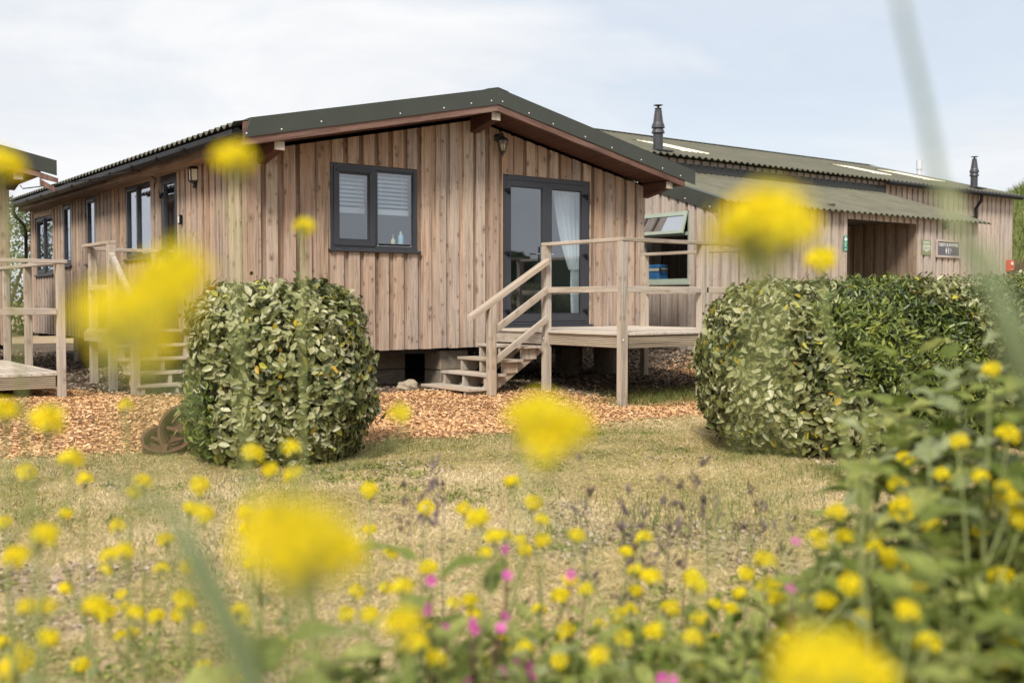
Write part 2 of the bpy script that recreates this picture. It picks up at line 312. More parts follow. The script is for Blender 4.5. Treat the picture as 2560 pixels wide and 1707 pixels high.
# ---------------------------------------------------------------- ground
def sst(a,b,x):
    t=np.clip((np.asarray(x,float)-a)/(b-a),0,1); return t*t*(3-2*t)
def gh(x,y):
    x=np.asarray(x,float); y=np.asarray(y,float)
    z=.12*sst(-2.6,-.6,y)+.28*sst(5.5,8.3,x)*sst(-2.6,.6,y)*(1-sst(14,22,y))+.07*sst(4,8,y)*(1-sst(4,7,x))
    z=z-.12*sst(-2.0,-3.5,x)*0
    z=z+.015*np.sin(x*1.7+.4)*np.sin(y*1.3+x*.5)+.008*np.sin(x*4.1+1)*np.sin(y*3.7)
    d=np.hypot((x-52),(y-11)*.8); z=z+8.2*np.exp(-(d/10.5)**2)*(x>26)*sst(28,36,x)
    # low wooded rise on the far side of the field, behind the viewpoint
    rr=np.hypot(x+5,y+12); back=sst(-10,-40,y)
    z=z+back*sst(45,75,rr)*(4.2+1.5*np.sin(x*.09+1)+.8*np.sin(x*.23))*(1-sst(140,220,rr))
    return z
def axis_coords(a,b,st,far):
    c=list(np.arange(a,b,st)); s=st; x=c[-1]
    while x<far: s*=1.12; x+=s; c.append(x)
    s=st; x=c[0]; l=[]
    while x>-far: s*=1.12; x-=s; l.append(x)
    return np.array(l[::-1]+c)
xs=axis_coords(-8,26,.16,900); ys=axis_coords(-12,16,.16,900)
X,Y=np.meshgrid(xs,ys); Z=gh(X,Y); V=np.stack([X,Y,Z],-1).reshape(-1,3); nx=len(xs); ny=len(ys)
idx=np.arange(nx*ny).reshape(ny,nx); F=np.stack([idx[:-1,:-1],idx[:-1,1:],idx[1:,1:],idx[1:,:-1]],-1).reshape(-1,4)
m,t,o=mat('dry_lawn'); tcn=nd(t,'ShaderNodeTexCoord'); P_=tcn.outputs['Object']
a=nd(t,'ShaderNodeTexNoise',{'Vector':P_,'Scale':.7,'Detail':5,'Roughness':.6}); b=nd(t,'ShaderNodeTexNoise',{'Vector':P_,'Scale':28,'Detail':6,'Roughness':.7}); c_=nd(t,'ShaderNodeTexNoise',{'Vector':P_,'Scale':5,'Detail':4})
col=ramp(t,a.outputs[0],[(.32,(.33,.24,.155)),(.5,(.43,.33,.215)),(.62,(.33,.27,.14)),(.75,(.20,.20,.075))])
col=mixc(t,1.0,col,ramp(t,b.outputs[0],[(.3,g1(.45)),(.5,g1(.95)),(.7,g1(1.3))]),'MULTIPLY')
col=mixc(t,ramp(t,c_.outputs[0],[(.55,g1(0)),(.72,g1(.6))]),col,(.26,.19,.13))
sp=nd(t,'ShaderNodeSeparateXYZ',{0:P_}); far=nd(t,'ShaderNodeMapRange',{0:sp.outputs[1],1:-14,2:-30}); farx=nd(t,'ShaderNodeMapRange',{0:sp.outputs[0],1:26,2:33})
col=mixc(t,far.outputs[0],col,(.022,.028,.012)); hg=ramp(t,b.outputs[0],[(.3,(.09,.10,.03)),(.55,(.17,.18,.06)),(.75,(.25,.24,.10))]); fy=nd(t,'ShaderNodeMapRange',{0:sp.outputs[1],1:-9,2:-5}); fm=nd(t,'ShaderNodeMath',{0:farx.outputs[0],1:fy.outputs[0]},operation='MULTIPLY'); col=mixc(t,fm.outputs[0],col,hg)  # field behind the viewpoint coloured dark, standing in for shade mirrored in the panes
prin(t,o,col,.95,b.outputs[0],.6,.03,Specular_IOR_Level=.1); M['lawn']=m
gnd=npmesh('ground',V,F,[m],smooth=True); tag(gnd,kind='structure')
# wood chip path sheet (own outline) and the dark gravel under and behind the buildings
def edge_y(x):
    xp=[-9,-5,-3.24,-2.35,-1.6,-.15,.2,1.1,1.75,3.0,3.7,4.2,5.2,7.0,9]; yp=[-2.5,-2.6,-2.75,-2.9,-3.1,-3.4,-3.75,-3.85,-3.70,-3.66,-3.7,-3.25,-3.1,-3.0,-3.0]
    return np.interp(x,xp,yp)+.06*np.sin(np.asarray(x)*5.1)+.04*np.sin(np.asarray(x)*11.3+1)
def sheet(name,mt,x0,x1,nx_,y0f,y1f,ny_,lift):
    u=np.linspace(x0,x1,nx_); v=np.linspace(0,1,ny_); U,Vv=np.meshgrid(u,v); Y0=y0f(U); Y1=y1f(U); Yy=Y0+(Y1-Y0)*Vv
    VV=np.stack([U,Yy,gh(U,Yy)+lift],-1).reshape(-1,3); i=np.arange(nx_*ny_).reshape(ny_,nx_)
    FF=np.stack([i[:-1,:-1],i[:-1,1:],i[1:,1:],i[1:,:-1]],-1).reshape(-1,4); return npmesh(name,VV,FF,[mt],smooth=True)
def groundmat(name,stops,sc,bd):
    m,t,o=mat(name); tcn=nd(t,'ShaderNodeTexCoord'); P_=tcn.outputs['Object']
    mp=nd(t,'ShaderNodeMapping',{'Vector':P_,'Scale':(sc,sc*1.5,sc)}); v=nd(t,'ShaderNodeTexVoronoi',{'Vector':mp.outputs[0],'Scale':1.0},feature='F1')
    n=nd(t,'ShaderNodeTexNoise',{'Vector':P_,'Scale':2.2,'Detail':5}); c=ramp(t,v.outputs['Color'],stops)
    c=mixc(t,1.0,c,ramp(t,n.outputs[0],[(.3,g1(.7)),(.6,g1(1.05))]),'MULTIPLY'); c=mixc(t,1.0,c,ramp(t,v.outputs['Distance'],[(.0,g1(1.1)),(.7,g1(.45))]),'MULTIPLY')
    prin(t,o,c,.95,v.outputs['Distance'],.8,bd,Specular_IOR_Level=.1); return m
M['chipbed']=groundmat('wood_chip_bed',[(0,(.26,.12,.06)),(.5,(.52,.29,.165)),(1,(.68,.44,.27))],32,-.012)
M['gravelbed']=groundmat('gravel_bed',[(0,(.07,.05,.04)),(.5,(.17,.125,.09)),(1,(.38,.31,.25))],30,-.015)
tag(sheet('path',M['chipbed'],-9,9,180,edge_y,lambda x:np.full_like(x,12.),120,.006),kind='structure')
def gy0(x): return np.interp(x,[-9,-1.6,-1.2,0,2.0,2.6,3.4,3.9,6.2,6.6,9],[3.2,3.0,1.6,-.2,-.55,-.9,-1.25,-1.8,-1.9,-.6,-.2])+.08*np.sin(x*4)
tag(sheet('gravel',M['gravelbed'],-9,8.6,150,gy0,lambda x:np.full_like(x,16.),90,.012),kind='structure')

def quads(pos,dirv,nrm,ln,wd,fold=0.0,arch=0.0):
    """6-point leaves: base, two side pairs, tip; two quads each"""
    n=len(pos); d=dirv/np.linalg.norm(dirv,axis=1)[:,None]; s=np.cross(d,nrm); s/=np.linalg.norm(s,axis=1)[:,None]+1e-9; u=np.cross(s,d)
    ln=ln[:,None]; wd=wd[:,None]
    B=pos; T=pos+d*ln-u*ln*arch
    R1=pos+d*ln*.33+s*wd*.5+u*wd*fold; R2=pos+d*ln*.72+s*wd*.38+u*wd*fold-u*ln*arch*.4
    L1=pos+d*ln*.33-s*wd*.5+u*wd*fold; L2=pos+d*ln*.72-s*wd*.38+u*wd*fold-u*ln*arch*.4
    V=np.stack([B,R1,R2,T,L2,L1],1).reshape(-1,3); b=np.arange(n)[:,None]*6
    F=np.concatenate([b+np.array([[0,1,2,3]]),b+np.array([[0,3,4,5]])],1).reshape(-1,4); return V,F
def blades(pos,h,wd,lean):
    n=len(pos); a=NR.uniform(0,2*np.pi,n); s=np.stack([np.cos(a),np.sin(a),0*a],1); l=NR.normal(0,1,(n,3)); l[:,2]=0; l/=np.linalg.norm(l,axis=1)[:,None]
    h=h[:,None];wd=wd[:,None]; ln=lean[:,None]
    A=pos-s*wd/2; B=pos+s*wd/2; m=pos+np.array([0,0,1])*h*.55+l*ln*h*.3; C1=m-s*wd*.35; D1=m+s*wd*.35; tp=pos+np.array([0,0,1])*h*(1-.35*ln)+l*ln*h
    V=np.stack([A,B,D1,C1,tp+s*wd*.06,tp-s*wd*.06],1).reshape(-1,3); b=np.arange(n)[:,None]*6
    F=np.concatenate([b+np.array([[0,1,2,3]]),b+np.array([[3,2,4,5]])],1).reshape(-1,4); return V,F
C0=np.array([-5.0035,-11.7445]); FW=np.array([.6031,.7977]); RT=np.array([.7977,-.6031])
def view_pts(n,t0,t1,margin=.56,p=1.0):
    t=t0+(t1-t0)*NR.random(n)**p; s=NR.uniform(-margin,margin,n)*t; q=C0+t[:,None]*FW+s[:,None]*RT; return q[:,0],q[:,1],t
def nfield(x,y,s,ph=0): return (np.sin(x*s+ph)+np.sin(y*s*1.13+x*s*.4+ph*2)+np.sin(x*s*2.3-y*s*1.9+ph)*.6)/2.6
# mown dry grass
x,y,t=view_pts(360000,3.2,12.2,.56,.85)
k=(y<edge_y(x)+NR.normal(0,.06,len(x)))|((x>4.0)&(x<6.2)&(y<-1.7)&(NR.random(len(x))<.0)); x,y,t=x[k],y[k],t[k]
g=.9*nfield(x,y,1.1,.5)+.7*nfield(x,y,3.7,2)+.5*nfield(x,y,9.,1)+NR.normal(0,.42,len(x)); cover=nfield(x,y,2.1,4)+.5*nfield(x,y,6.3,1)
k=NR.random(len(x))<np.clip(.95-.85*np.clip((cover-.25)*3,0,1)*np.clip((7.5-t)/2,0,1),.08,1); x,y,t,g=x[k],y[k],t[k],g[k]; n=len(x)
V,F=blades(np.stack([x,y,gh(x,y)-.002],1),NR.uniform(.012,.030,n)*(1+.9*np.clip(nfield(x,y,5.5,2)+nfield(x,y,13,1)-.5,0,1)),NR.uniform(.0022,.0040,n)*(1+t*.08),NR.uniform(.8,3.2,n))
rv=np.clip(.66-.36*g+NR.normal(0,.13,n),0,1); tag(npmesh('grass',V,F,[M['grass']],np.repeat(rv,2)),'short dry grass of the mown lawn in front of the wood chips','grass',kind='stuff')
n=170000; x,y,t=view_pts(n,3.3,12.0,.56,.8); k=(y<edge_y(x)-.02); x,y=x[k],y[k]; gg=nfield(x,y,2.6,1)+.6*nfield(x,y,7.5,3)+NR.normal(0,.4,len(x)); k=gg>.0; x,y=x[k],y[k]; n=len(x)
a=NR.uniform(0,2*np.pi,n); d=np.stack([np.cos(a),np.sin(a),NR.normal(0,.12,n)],1); s_=np.stack([-np.sin(a),np.cos(a),0*a],1); ln=NR.uniform(.02,.075,n)[:,None]; wd=NR.uniform(.0012,.0026,n)[:,None]; p=np.stack([x,y,gh(x,y)+.006+NR.random(n)*.028],1)
V=np.stack([p-d*ln*.5-s_*wd,p+d*ln*.5-s_*wd*.6,p+d*ln*.5+s_*wd*.6,p-d*ln*.5+s_*wd],1).reshape(-1,3)
tag(npmesh('dry_clippings',V,np.arange(n*4).reshape(-1,4),[M['grass']],np.clip(.55+NR.normal(0,.3,n),.02,1)),'dry straw clippings lying on the mown lawn','grass clippings',kind='stuff')
def chips(name,x,y,size,mt,label,cat,thk=.35,tilt=.55,lift=.008):
    n=len(x); a=NR.uniform(0,2*np.pi,n); d=np.stack([np.cos(a),np.sin(a),NR.normal(0,tilt*.5,n)],1); nr=np.stack([NR.normal(0,tilt,n),NR.normal(0,tilt,n),np.ones(n)],1)
    d/=np.linalg.norm(d,axis=1)[:,None]; s=np.cross(d,nr); s/=np.linalg.norm(s,axis=1)[:,None]; ln=size*NR.uniform(.6,1.6,n); wd=ln*NR.uniform(.18,.5,n)*thk/.35
    p=np.stack([x,y,gh(x,y)+lift+NR.random(n)*.018],1); ln=ln[:,None]; wd=wd[:,None]
    V=np.stack([p-d*ln*.5-s*wd*.5,p+d*ln*.42-s*wd*.4,p+d*ln*.5+s*wd*.45,p-d*ln*.45+s*wd*.5],1).reshape(-1,3); F=np.arange(n*4).reshape(-1,4)
    return tag(npmesh(name,V,F,[mt],NR.random(n)**.9),label,cat,kind='stuff')
# pebbles and crumbs of bare earth, small weeds
x,y,t=view_pts(26000,3.3,8.5,.56,.8); cv=nfield(x,y,2.1,4)+.5*nfield(x,y,6.3,1); k=(y<edge_y(x)-.1)&(cv>.5); chips('gravel_chips',x[k],y[k],.016,M['pebble'],'small pale stones and crumbs on the bare patches of the lawn','gravel',1.2,lift=.0)
x,y,t=view_pts(5200,3.4,8.8,.56,.8); k=(y<edge_y(x)+.25)&(nfield(x,y,1.6,3)+.8*nfield(x,y,4.2,1)-.02*t-.5*(x+2.2)*.25>.42); x,y=x[k],y[k]; rp=6; n=len(x)*rp; xx=np.repeat(x,rp)+NR.normal(0,.022,n); yy=np.repeat(y,rp)+NR.normal(0,.022,n)
dd=np.stack([NR.normal(0,1,n),NR.normal(0,1,n),NR.uniform(.1,.9,n)],1); V,F=quads(np.stack([xx,yy,gh(xx,yy)+.006],1),dd,np.tile([0,0,1.],(n,1))+NR.normal(0,.3,(n,3)),NR.uniform(.02,.05,n),NR.uniform(.008,.02,n),.1,.1)
tag(npmesh('lawn_weeds',V,F,[M['dock']],np.repeat(NR.random(n),2)),'small green rosettes and clover scattered through the dry lawn','weeds',kind='stuff')
# longer green tufts: under the deck front, round the hedges, on the lawn
def tuft_pts(cx,cy,sx,sy,n):
    x=NR.normal(cx,sx,n); y=NR.normal(cy,sy,n); return x,y
tx=[];ty=[];th=[]
for cx,cy,sx,sy,n,h in ((4.6,-2.35,.55,.28,1500,.16),(4.0,-2.5,.3,.2,500,.12),(5.4,-2.3,.5,.3,700,.16),(2.0,-7.0,.8,.12,900,.08),(1.6,-6.2,.25,.3,400,.07),(-1.5,-4.75,.5,.12,700,.06),(-2.9,-3.3,.5,.3,1500,.05),(-2.3,-5.4,.5,.4,1500,.045),(-.7,-4.0,.6,.25,2200,.04),(.6,-4.15,.8,.2,1500,.04),(1.6,-4.4,.9,.35,2200,.035),(-1.0,-6.2,.35,.3,700,.05),(.2,-7.3,.5,.3,900,.055),(-.7,-7.6,.5,.4,1400,.09),(-2.9,-6.9,.4,.4,1000,.05),(-3.6,-5.2,.3,.4,900,.05),(-2.6,.6,.9,.5,900,.05),(3.3,-.1,.5,.2,180,.06)):
    a,b_=tuft_pts(cx,cy,sx,sy,n); tx.append(a);ty.append(b_);th.append(np.full(n,h))
x=np.concatenate(tx);y=np.concatenate(ty);h=np.concatenate(th)*NR.uniform(.5,1.3,len(x)); n=len(x)
V,F=blades(np.stack([x,y,gh(x,y)],1),h,NR.uniform(.003,.005,n),NR.uniform(.2,1.0,n)); tag(npmesh('grass',V,F,[M['green']],np.repeat(NR.random(n),2)),'longer green grass tufts at the deck, hedges and lawn edge','grass',kind='stuff')
# wood chips and gravel chips
x,y,t=view_pts(300000,7.5,19,.54,.7); k=(y>edge_y(x)+NR.normal(0,.05,len(x))-.22*NR.random(len(x))**5*2)&(y<gy0(x)+NR.normal(0,.25,len(x)))&(x<9); x,y=x[k],y[k]
chips('wood_chips',x,y,.031,M['chip'],'orange wood chips spread in front of the cabin steps','wood chips')
x,y,t=view_pts(90000,8.5,22,.54,.8); k=(y>gy0(x)+NR.normal(0,.22,len(x)))&(x<9)&~((x>.2)&(x<6.2)&(y>1.6)); x,y=x[k],y[k]
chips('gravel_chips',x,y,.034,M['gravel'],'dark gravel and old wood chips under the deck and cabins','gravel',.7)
x=NR.normal(8.0,.9,5200);y=NR.normal(-.7,.55,5200); k=(y<.3)&(y>-2.4); chips('wood_chips',x[k],y[k],.036,M['chip'],'fresh wood chips mounded by the shower block wall behind the deck','wood chips')

# ---------------------------------------------------------------- cladding helpers
class Frm:
    def __init__(s,o,U,N): s.o=Vector(o);s.U=Vector(U);s.N=Vector(N)
    def p(s,u,d,z): return s.o+s.U*u+s.N*d+Vector((0,0,z))
    def box(s,mb,u0,u1,d0,d1,z0,z1,r=None,mi=0,ax=None,zt=None):
        za,zb=(zt if zt else (z1,z1))
        P=[s.p(u0,d0,z0),s.p(u1,d0,z0),s.p(u1,d1,z0),s.p(u0,d1,z0),s.p(u0,d0,za),s.p(u1,d0,zb),s.p(u1,d1,zb),s.p(u0,d1,za)]
        q=[(u0,d0,z0),(u1,d0,z0),(u1,d1,z0),(u0,d1,z0),(u0,d0,za),(u1,d0,zb),(u1,d1,zb),(u0,d1,za)]
        d=(abs(u1-u0),abs(d1-d0),abs(z1-z0)); k=d.index(max(d)) if ax is None else ax; oo=[i for i in range(3) if i!=k]
        mb.hexa(P,[(c[oo[0]],c[oo[1]],c[k]) for c in q],r,mi)
def strips(fr,mb,u0,u1,d0,d1,zb,ztf,ops,r=None,mi=0,cut=()):
    cuts={u0,u1}
    for (a,b,c,e) in ops:
        for q in (a,b):
            if u0+.002<q<u1-.002: cuts.add(q)
    for q in cut:
        if u0<q<u1: cuts.add(q)
    cuts=sorted(cuts); r=rnd.random() if r is None else r
    for a,b in zip(cuts[:-1],cuts[1:]):
        if b-a<.004: continue
        mid=(a+b)/2; iv=[(zb,None)]
        for (oa,ob,c,e) in sorted(ops,key=lambda q:q[2]):
            if oa<mid<ob:
                l=iv.pop(); 
                if c>l[0]+.01: iv.append((l[0],c))
                iv.append((e,None))
        for z0,z1 in iv:
            if z1 is None:
                if min(ztf(a),ztf(b))-z0<.02: continue
                fr.box(mb,a,b,d0,d1,z0,max(ztf(a),ztf(b)),r,mi,2,(ztf(a),ztf(b)))
            else: fr.box(mb,a,b,d0,d1,z0,z1,r,mi,2)
def clad(fr,mb,u0,u1,zb,ztf,ops,pitch=.217,wf=.147,cut=(),mi=0):
    u=u0
    k=0
    while u<u1-.01:
        pj=pitch*rnd.uniform(.96,1.04); e=min(u+pj,u1)
        f=min(u+wf*rnd.uniform(.95,1.05),u1); dz=rnd.uniform(-.006,.004); dd=rnd.uniform(-.003,.003)
        strips(fr,mb,u,f,-.008+dd,.018+dd,zb+dz,ztf,ops,rnd.uniform(.18,1),mi,cut)
        if e>f+.01: strips(fr,mb,f-.02,min(e+.02,u1),-.030,-.0095,zb+dz+.002,ztf,ops,rnd.uniform(0,.15) if rnd.random()<.75 else rnd.uniform(.15,.5),mi,cut)
        u=e; k+=1
def nails(fr,mb,u0,u1,zs,pitch=.217): pass
def corr(mb,xa,xb,ya,za,yb,zb_,pitch=.18,amp=.026,th=.007,axis='x',spp=8,r=.5,mi=0,lift=0,off=0):
    """corrugated sheet: corrugations repeat along `axis`, lines run from (ya,za) to (yb,zb_) in the other axis"""
    n=max(2,int(round((xb-xa)/pitch*spp))); base=len(mb.v)
    for (q,z) in ((ya,za),(yb,zb_)):
        for s in (0,-th):
            for i in range(n+1):
                u=xa+(xb-xa)*i/n; zz=z+amp*math.cos(2*math.pi*(u-off)/pitch)+s+lift
                p=(u,q,zz) if axis=='x' else (q,u,zz); mb.v.append(p); mb.g.append(p)
    m=n+1; A,B,Cc,D=base,base+m,base+2*m,base+3*m
    for i in range(n):
        for f in ((A+i,A+i+1,Cc+i+1,Cc+i),(B+i,D+i,D+i+1,B+i+1),(A+i,B+i,B+i+1,A+i+1),(Cc+i,Cc+i+1,D+i+1,D+i)):
            mb.f.append(list(f)); mb.r.append(r); mb.mi.append(mi)
# window: fr, u range, z range; sashes list of (a,b,kind) as fractions of the width
def window(parent,fr,u0,u1,z0,z1,sashes,name='window',mf='frame',sill=True,sub=None,handles=(),fw=.055,gl='glass',door=False,hinges=(),sw_=None):
    mb=MB(); d0,d1=-.075,-.002
    fr.box(mb,u0,u0+fw,d0,d1,z0,z1);fr.box(mb,u1-fw,u1,d0,d1,z0,z1)
    fr.box(mb,u0+fw,u1-fw,d0,d1-.001,z1-fw,z1);fr.box(mb,u0+fw,u1-fw,d0,d1-.001,z0,z0+fw*(.7 if door else 1))
    for (a,b,kd) in sashes[:-1]:
        if not door: q=u0+(u1-u0)*b; fr.box(mb,q-.02,q+.02,d0,d1-.002,z0+fw,z1-fw)
    w=mb.build(name,M[mf],parent,bevel=.004)
    for (a,b,kd) in sashes:
        a_=u0+(u1-u0)*a; b_=u0+(u1-u0)*b
        a_=max(a_,u0+fw) + (0 if a==0 else (.001 if door else .02)); b_=min(b_,u1-fw)-(0 if b==1 else (.001 if door else .02)); zl=z0+fw*(.7 if door else 1); zh=z1-fw
        if kd in('s','d'):
            sw=sw_ or (.085 if kd=='d' else .062); bw=.105 if kd=='d' else sw; e=.012 if not door else 0
            sm=MB(); p0,p1=-.06,.012 if not door else .004
            fr.box(sm,a_-e,a_+sw,p0,p1,zl-e,zh+e);fr.box(sm,b_-sw,b_+e,p0,p1,zl-e,zh+e)
            fr.box(sm,a_+sw,b_-sw,p0,p1-.001,zh-sw,zh+e);fr.box(sm,a_+sw,b_-sw,p0,p1-.001,zl-e,zl+bw)
            if kd=='s': # trickle vent bar
                fr.box(sm,a_+.02,b_-.03,p1,p1+.018,zh-.045,zh-.02)
            # glazing bead
            for (ua,ub,za,zb2) in ((a_+sw,a_+sw+.012,zl+bw,zh-sw),(b_-sw-.012,b_-sw,zl+bw,zh-sw),(a_+sw,b_-sw,zh-sw-.012,zh-sw),(a_+sw,b_-sw,zl+bw,zl+bw+.012)): fr.box(sm,ua,ub,-.05,p1-.016,za,zb2)
            sm.build('sash' if not door else 'door_leaf',M[mf],w,bevel=.003)
            ga,gb,gz0,gz1=a_+sw+.001,b_-sw-.001,zl+bw+.001,zh-sw-.001
        else:
            ga,gb,gz0,gz1=a_+.03,b_-.03,zl+.03,zh-.03; sm=MB()
            for (ua,ub,za,zb2) in ((a_,ga,zl,zh),(gb,b_,zl,zh),(ga,gb,gz1,zh),(ga,gb,zl,gz0)): fr.box(sm,ua,ub,-.06,-.02,za,zb2)
            sm.build('glazing_bead',M[mf],w,bevel=.003)
        pm=MB(); fr.box(pm,ga-.008,gb+.008,-.024,-.020,gz0-.008,gz1+.008); pm.build('pane',M[gl],w)
    if sill:
        sm=MB(); fr.box(sm,u0-.03,u1+.03,-.05,.055,z0-.035,z0-.002); sm.build('sill',M[mf],w,bevel=.006)
    for (u,z,kind) in handles:
        hm=MB()
        if kind=='door':
            fr.box(hm,u-.014,u+.014,.005,.018,z-.12,z+.1); hm.tube([fr.p(u,.018,z),fr.p(u,.055,z),fr.p(u+.03,.058,z),fr.p(u+.13,.055,z-.002)],.009,8); hm.tube([fr.p(u,.018,z),fr.p(u,.055,z)],.009,8)
            hm.build('handle',M['chrome'],w,smooth=False)
        elif kind=='door2':
            fr.box(hm,u-.014,u+.014,.005,.018,z-.12,z+.1); hm.tube([fr.p(u,.018,z),fr.p(u,.055,z),fr.p(u-.03,.058,z),fr.p(u-.13,.055,z-.002)],.009,8); hm.build('handle',M['chrome'],w)
        else:
            hm.tube([fr.p(u+.005,-.055,z-.06),fr.p(u+.012,-.075,z),fr.p(u-.01,-.085,z-.03),fr.p(u-.035,-.085,z-.10)],.006,6); hm.build('handle',M['white'],w)
    for (u,z) in hinges:
        hm=MB(); fr.box(hm,u-.05,u+.02,.006,.03,z-.02,z+.02); fr.box(hm,u+.012,u+.028,.004,.035,z-.06,z+.022); hm.build('hinge',M['black'],w,bevel=.006)
    return w

# ---------------------------------------------------------------- timber cabins
def screws(mb,pts,N,rad=.011):
    for p in pts: mb.lathe(Vector(p),[(rad,0),(rad,.004),(rad*.6,.008),(0,.009)],8,ax=N)
def lantern(name,label,c,N,kind):
    e=empty(name,c,label,'wall lamp','black lanterns on the cabin walls'); c=Vector(c);N=Vector(N); S=Vector((0,0,1)).cross(N)
    q=lambda s,d,z:c+S*s+N*d+Vector((0,0,z))
    mb=MB(); gm=MB()
    if kind=='coach':
        mb.lathe(q(0,.0,.10),[(.0,0),(.055,.0),(.055,.012),(.035,.03),(0,.035)],12,ax=N)
        mb.tube([q(0,.03,.10),q(0,.07,.13),q(0,.11,.15),q(0,.135,.12),q(0,.135,.085)],.010,8)
        b=.135
        mb.lathe(q(0,b,0),[(.088,.045),(.084,.058),(.05,.085),(.02,.10),(.012,.12),(.018,.13),(.006,.145),(0,.15)],6)
        mb.lathe(q(0,b,0),[(.0,-.17),(.012,-.165),(.006,-.15),(.018,-.135),(.035,-.12),(.045,-.105),(.045,-.10)],6)
        for i in range(6):
            a=i*math.pi/3; mb.tube([q(.045*math.cos(a),b+.045*math.sin(a),-.102),q(.078*math.cos(a),b+.078*math.sin(a),.05)],.0055,4)
        gm.lathe(q(0,b,0),[(.040,-.10),(.072,.045)],6,cap=False); bl=MB(); bl.lathe(q(0,b,-.10),[(.015,0),(.015,.03),(.028,.06),(.03,.08),(.018,.105),(0,.11)],10)
        mb.build('lamp_body',M['blackm'],e); gm.build('lamp_glass',M['glass2'],e); bl.build('bulb',M['milk'],e,smooth=True)
    else:
        # half lantern, flat against the wall
        def half(zr,r0,r1,m_=mb,mi=0):
            pass
        prof=[(.0,-.165),(.035,-.16),(.04,-.14),(.022,-.125),(.025,-.115),(.085,-.085),(.09,-.07)]
        ang=math.atan2(N.y,N.x)
        mb.lathe(c,prof,6,a0=ang-math.pi/2,a1=ang+math.pi/2,cap=False)
        mb.lathe(c,[(.10,.075),(.092,.095),(.06,.11),(.058,.135),(.035,.16),(0,.17)],6,a0=ang-math.pi/2,a1=ang+math.pi/2,cap=False)
        mb.lathe(c,[(.083,.075),(.10,.075)],6,a0=ang-math.pi/2,a1=ang+math.pi/2,cap=False)
        for i in range(7):
            a=ang-math.pi/2+i*math.pi/6
            if i%2==0: mb.tube([c+Vector((.086*math.cos(a),.086*math.sin(a),-.075)),c+Vector((.09*math.cos(a),.09*math.sin(a),.078))],.008,4)
        gm.lathe(c,[(.08,-.075),(.083,.078)],3,a0=ang-math.pi/2,a1=ang+math.pi/2,cap=False)
        fr=Frm(c,S,N); fr.box(mb,-.06,.06,-.002,.008,-.15,.15)
        mb.build('lamp_body',M['blackm'],e); gm.build('lamp_panel',M['milk'],e)
    return e
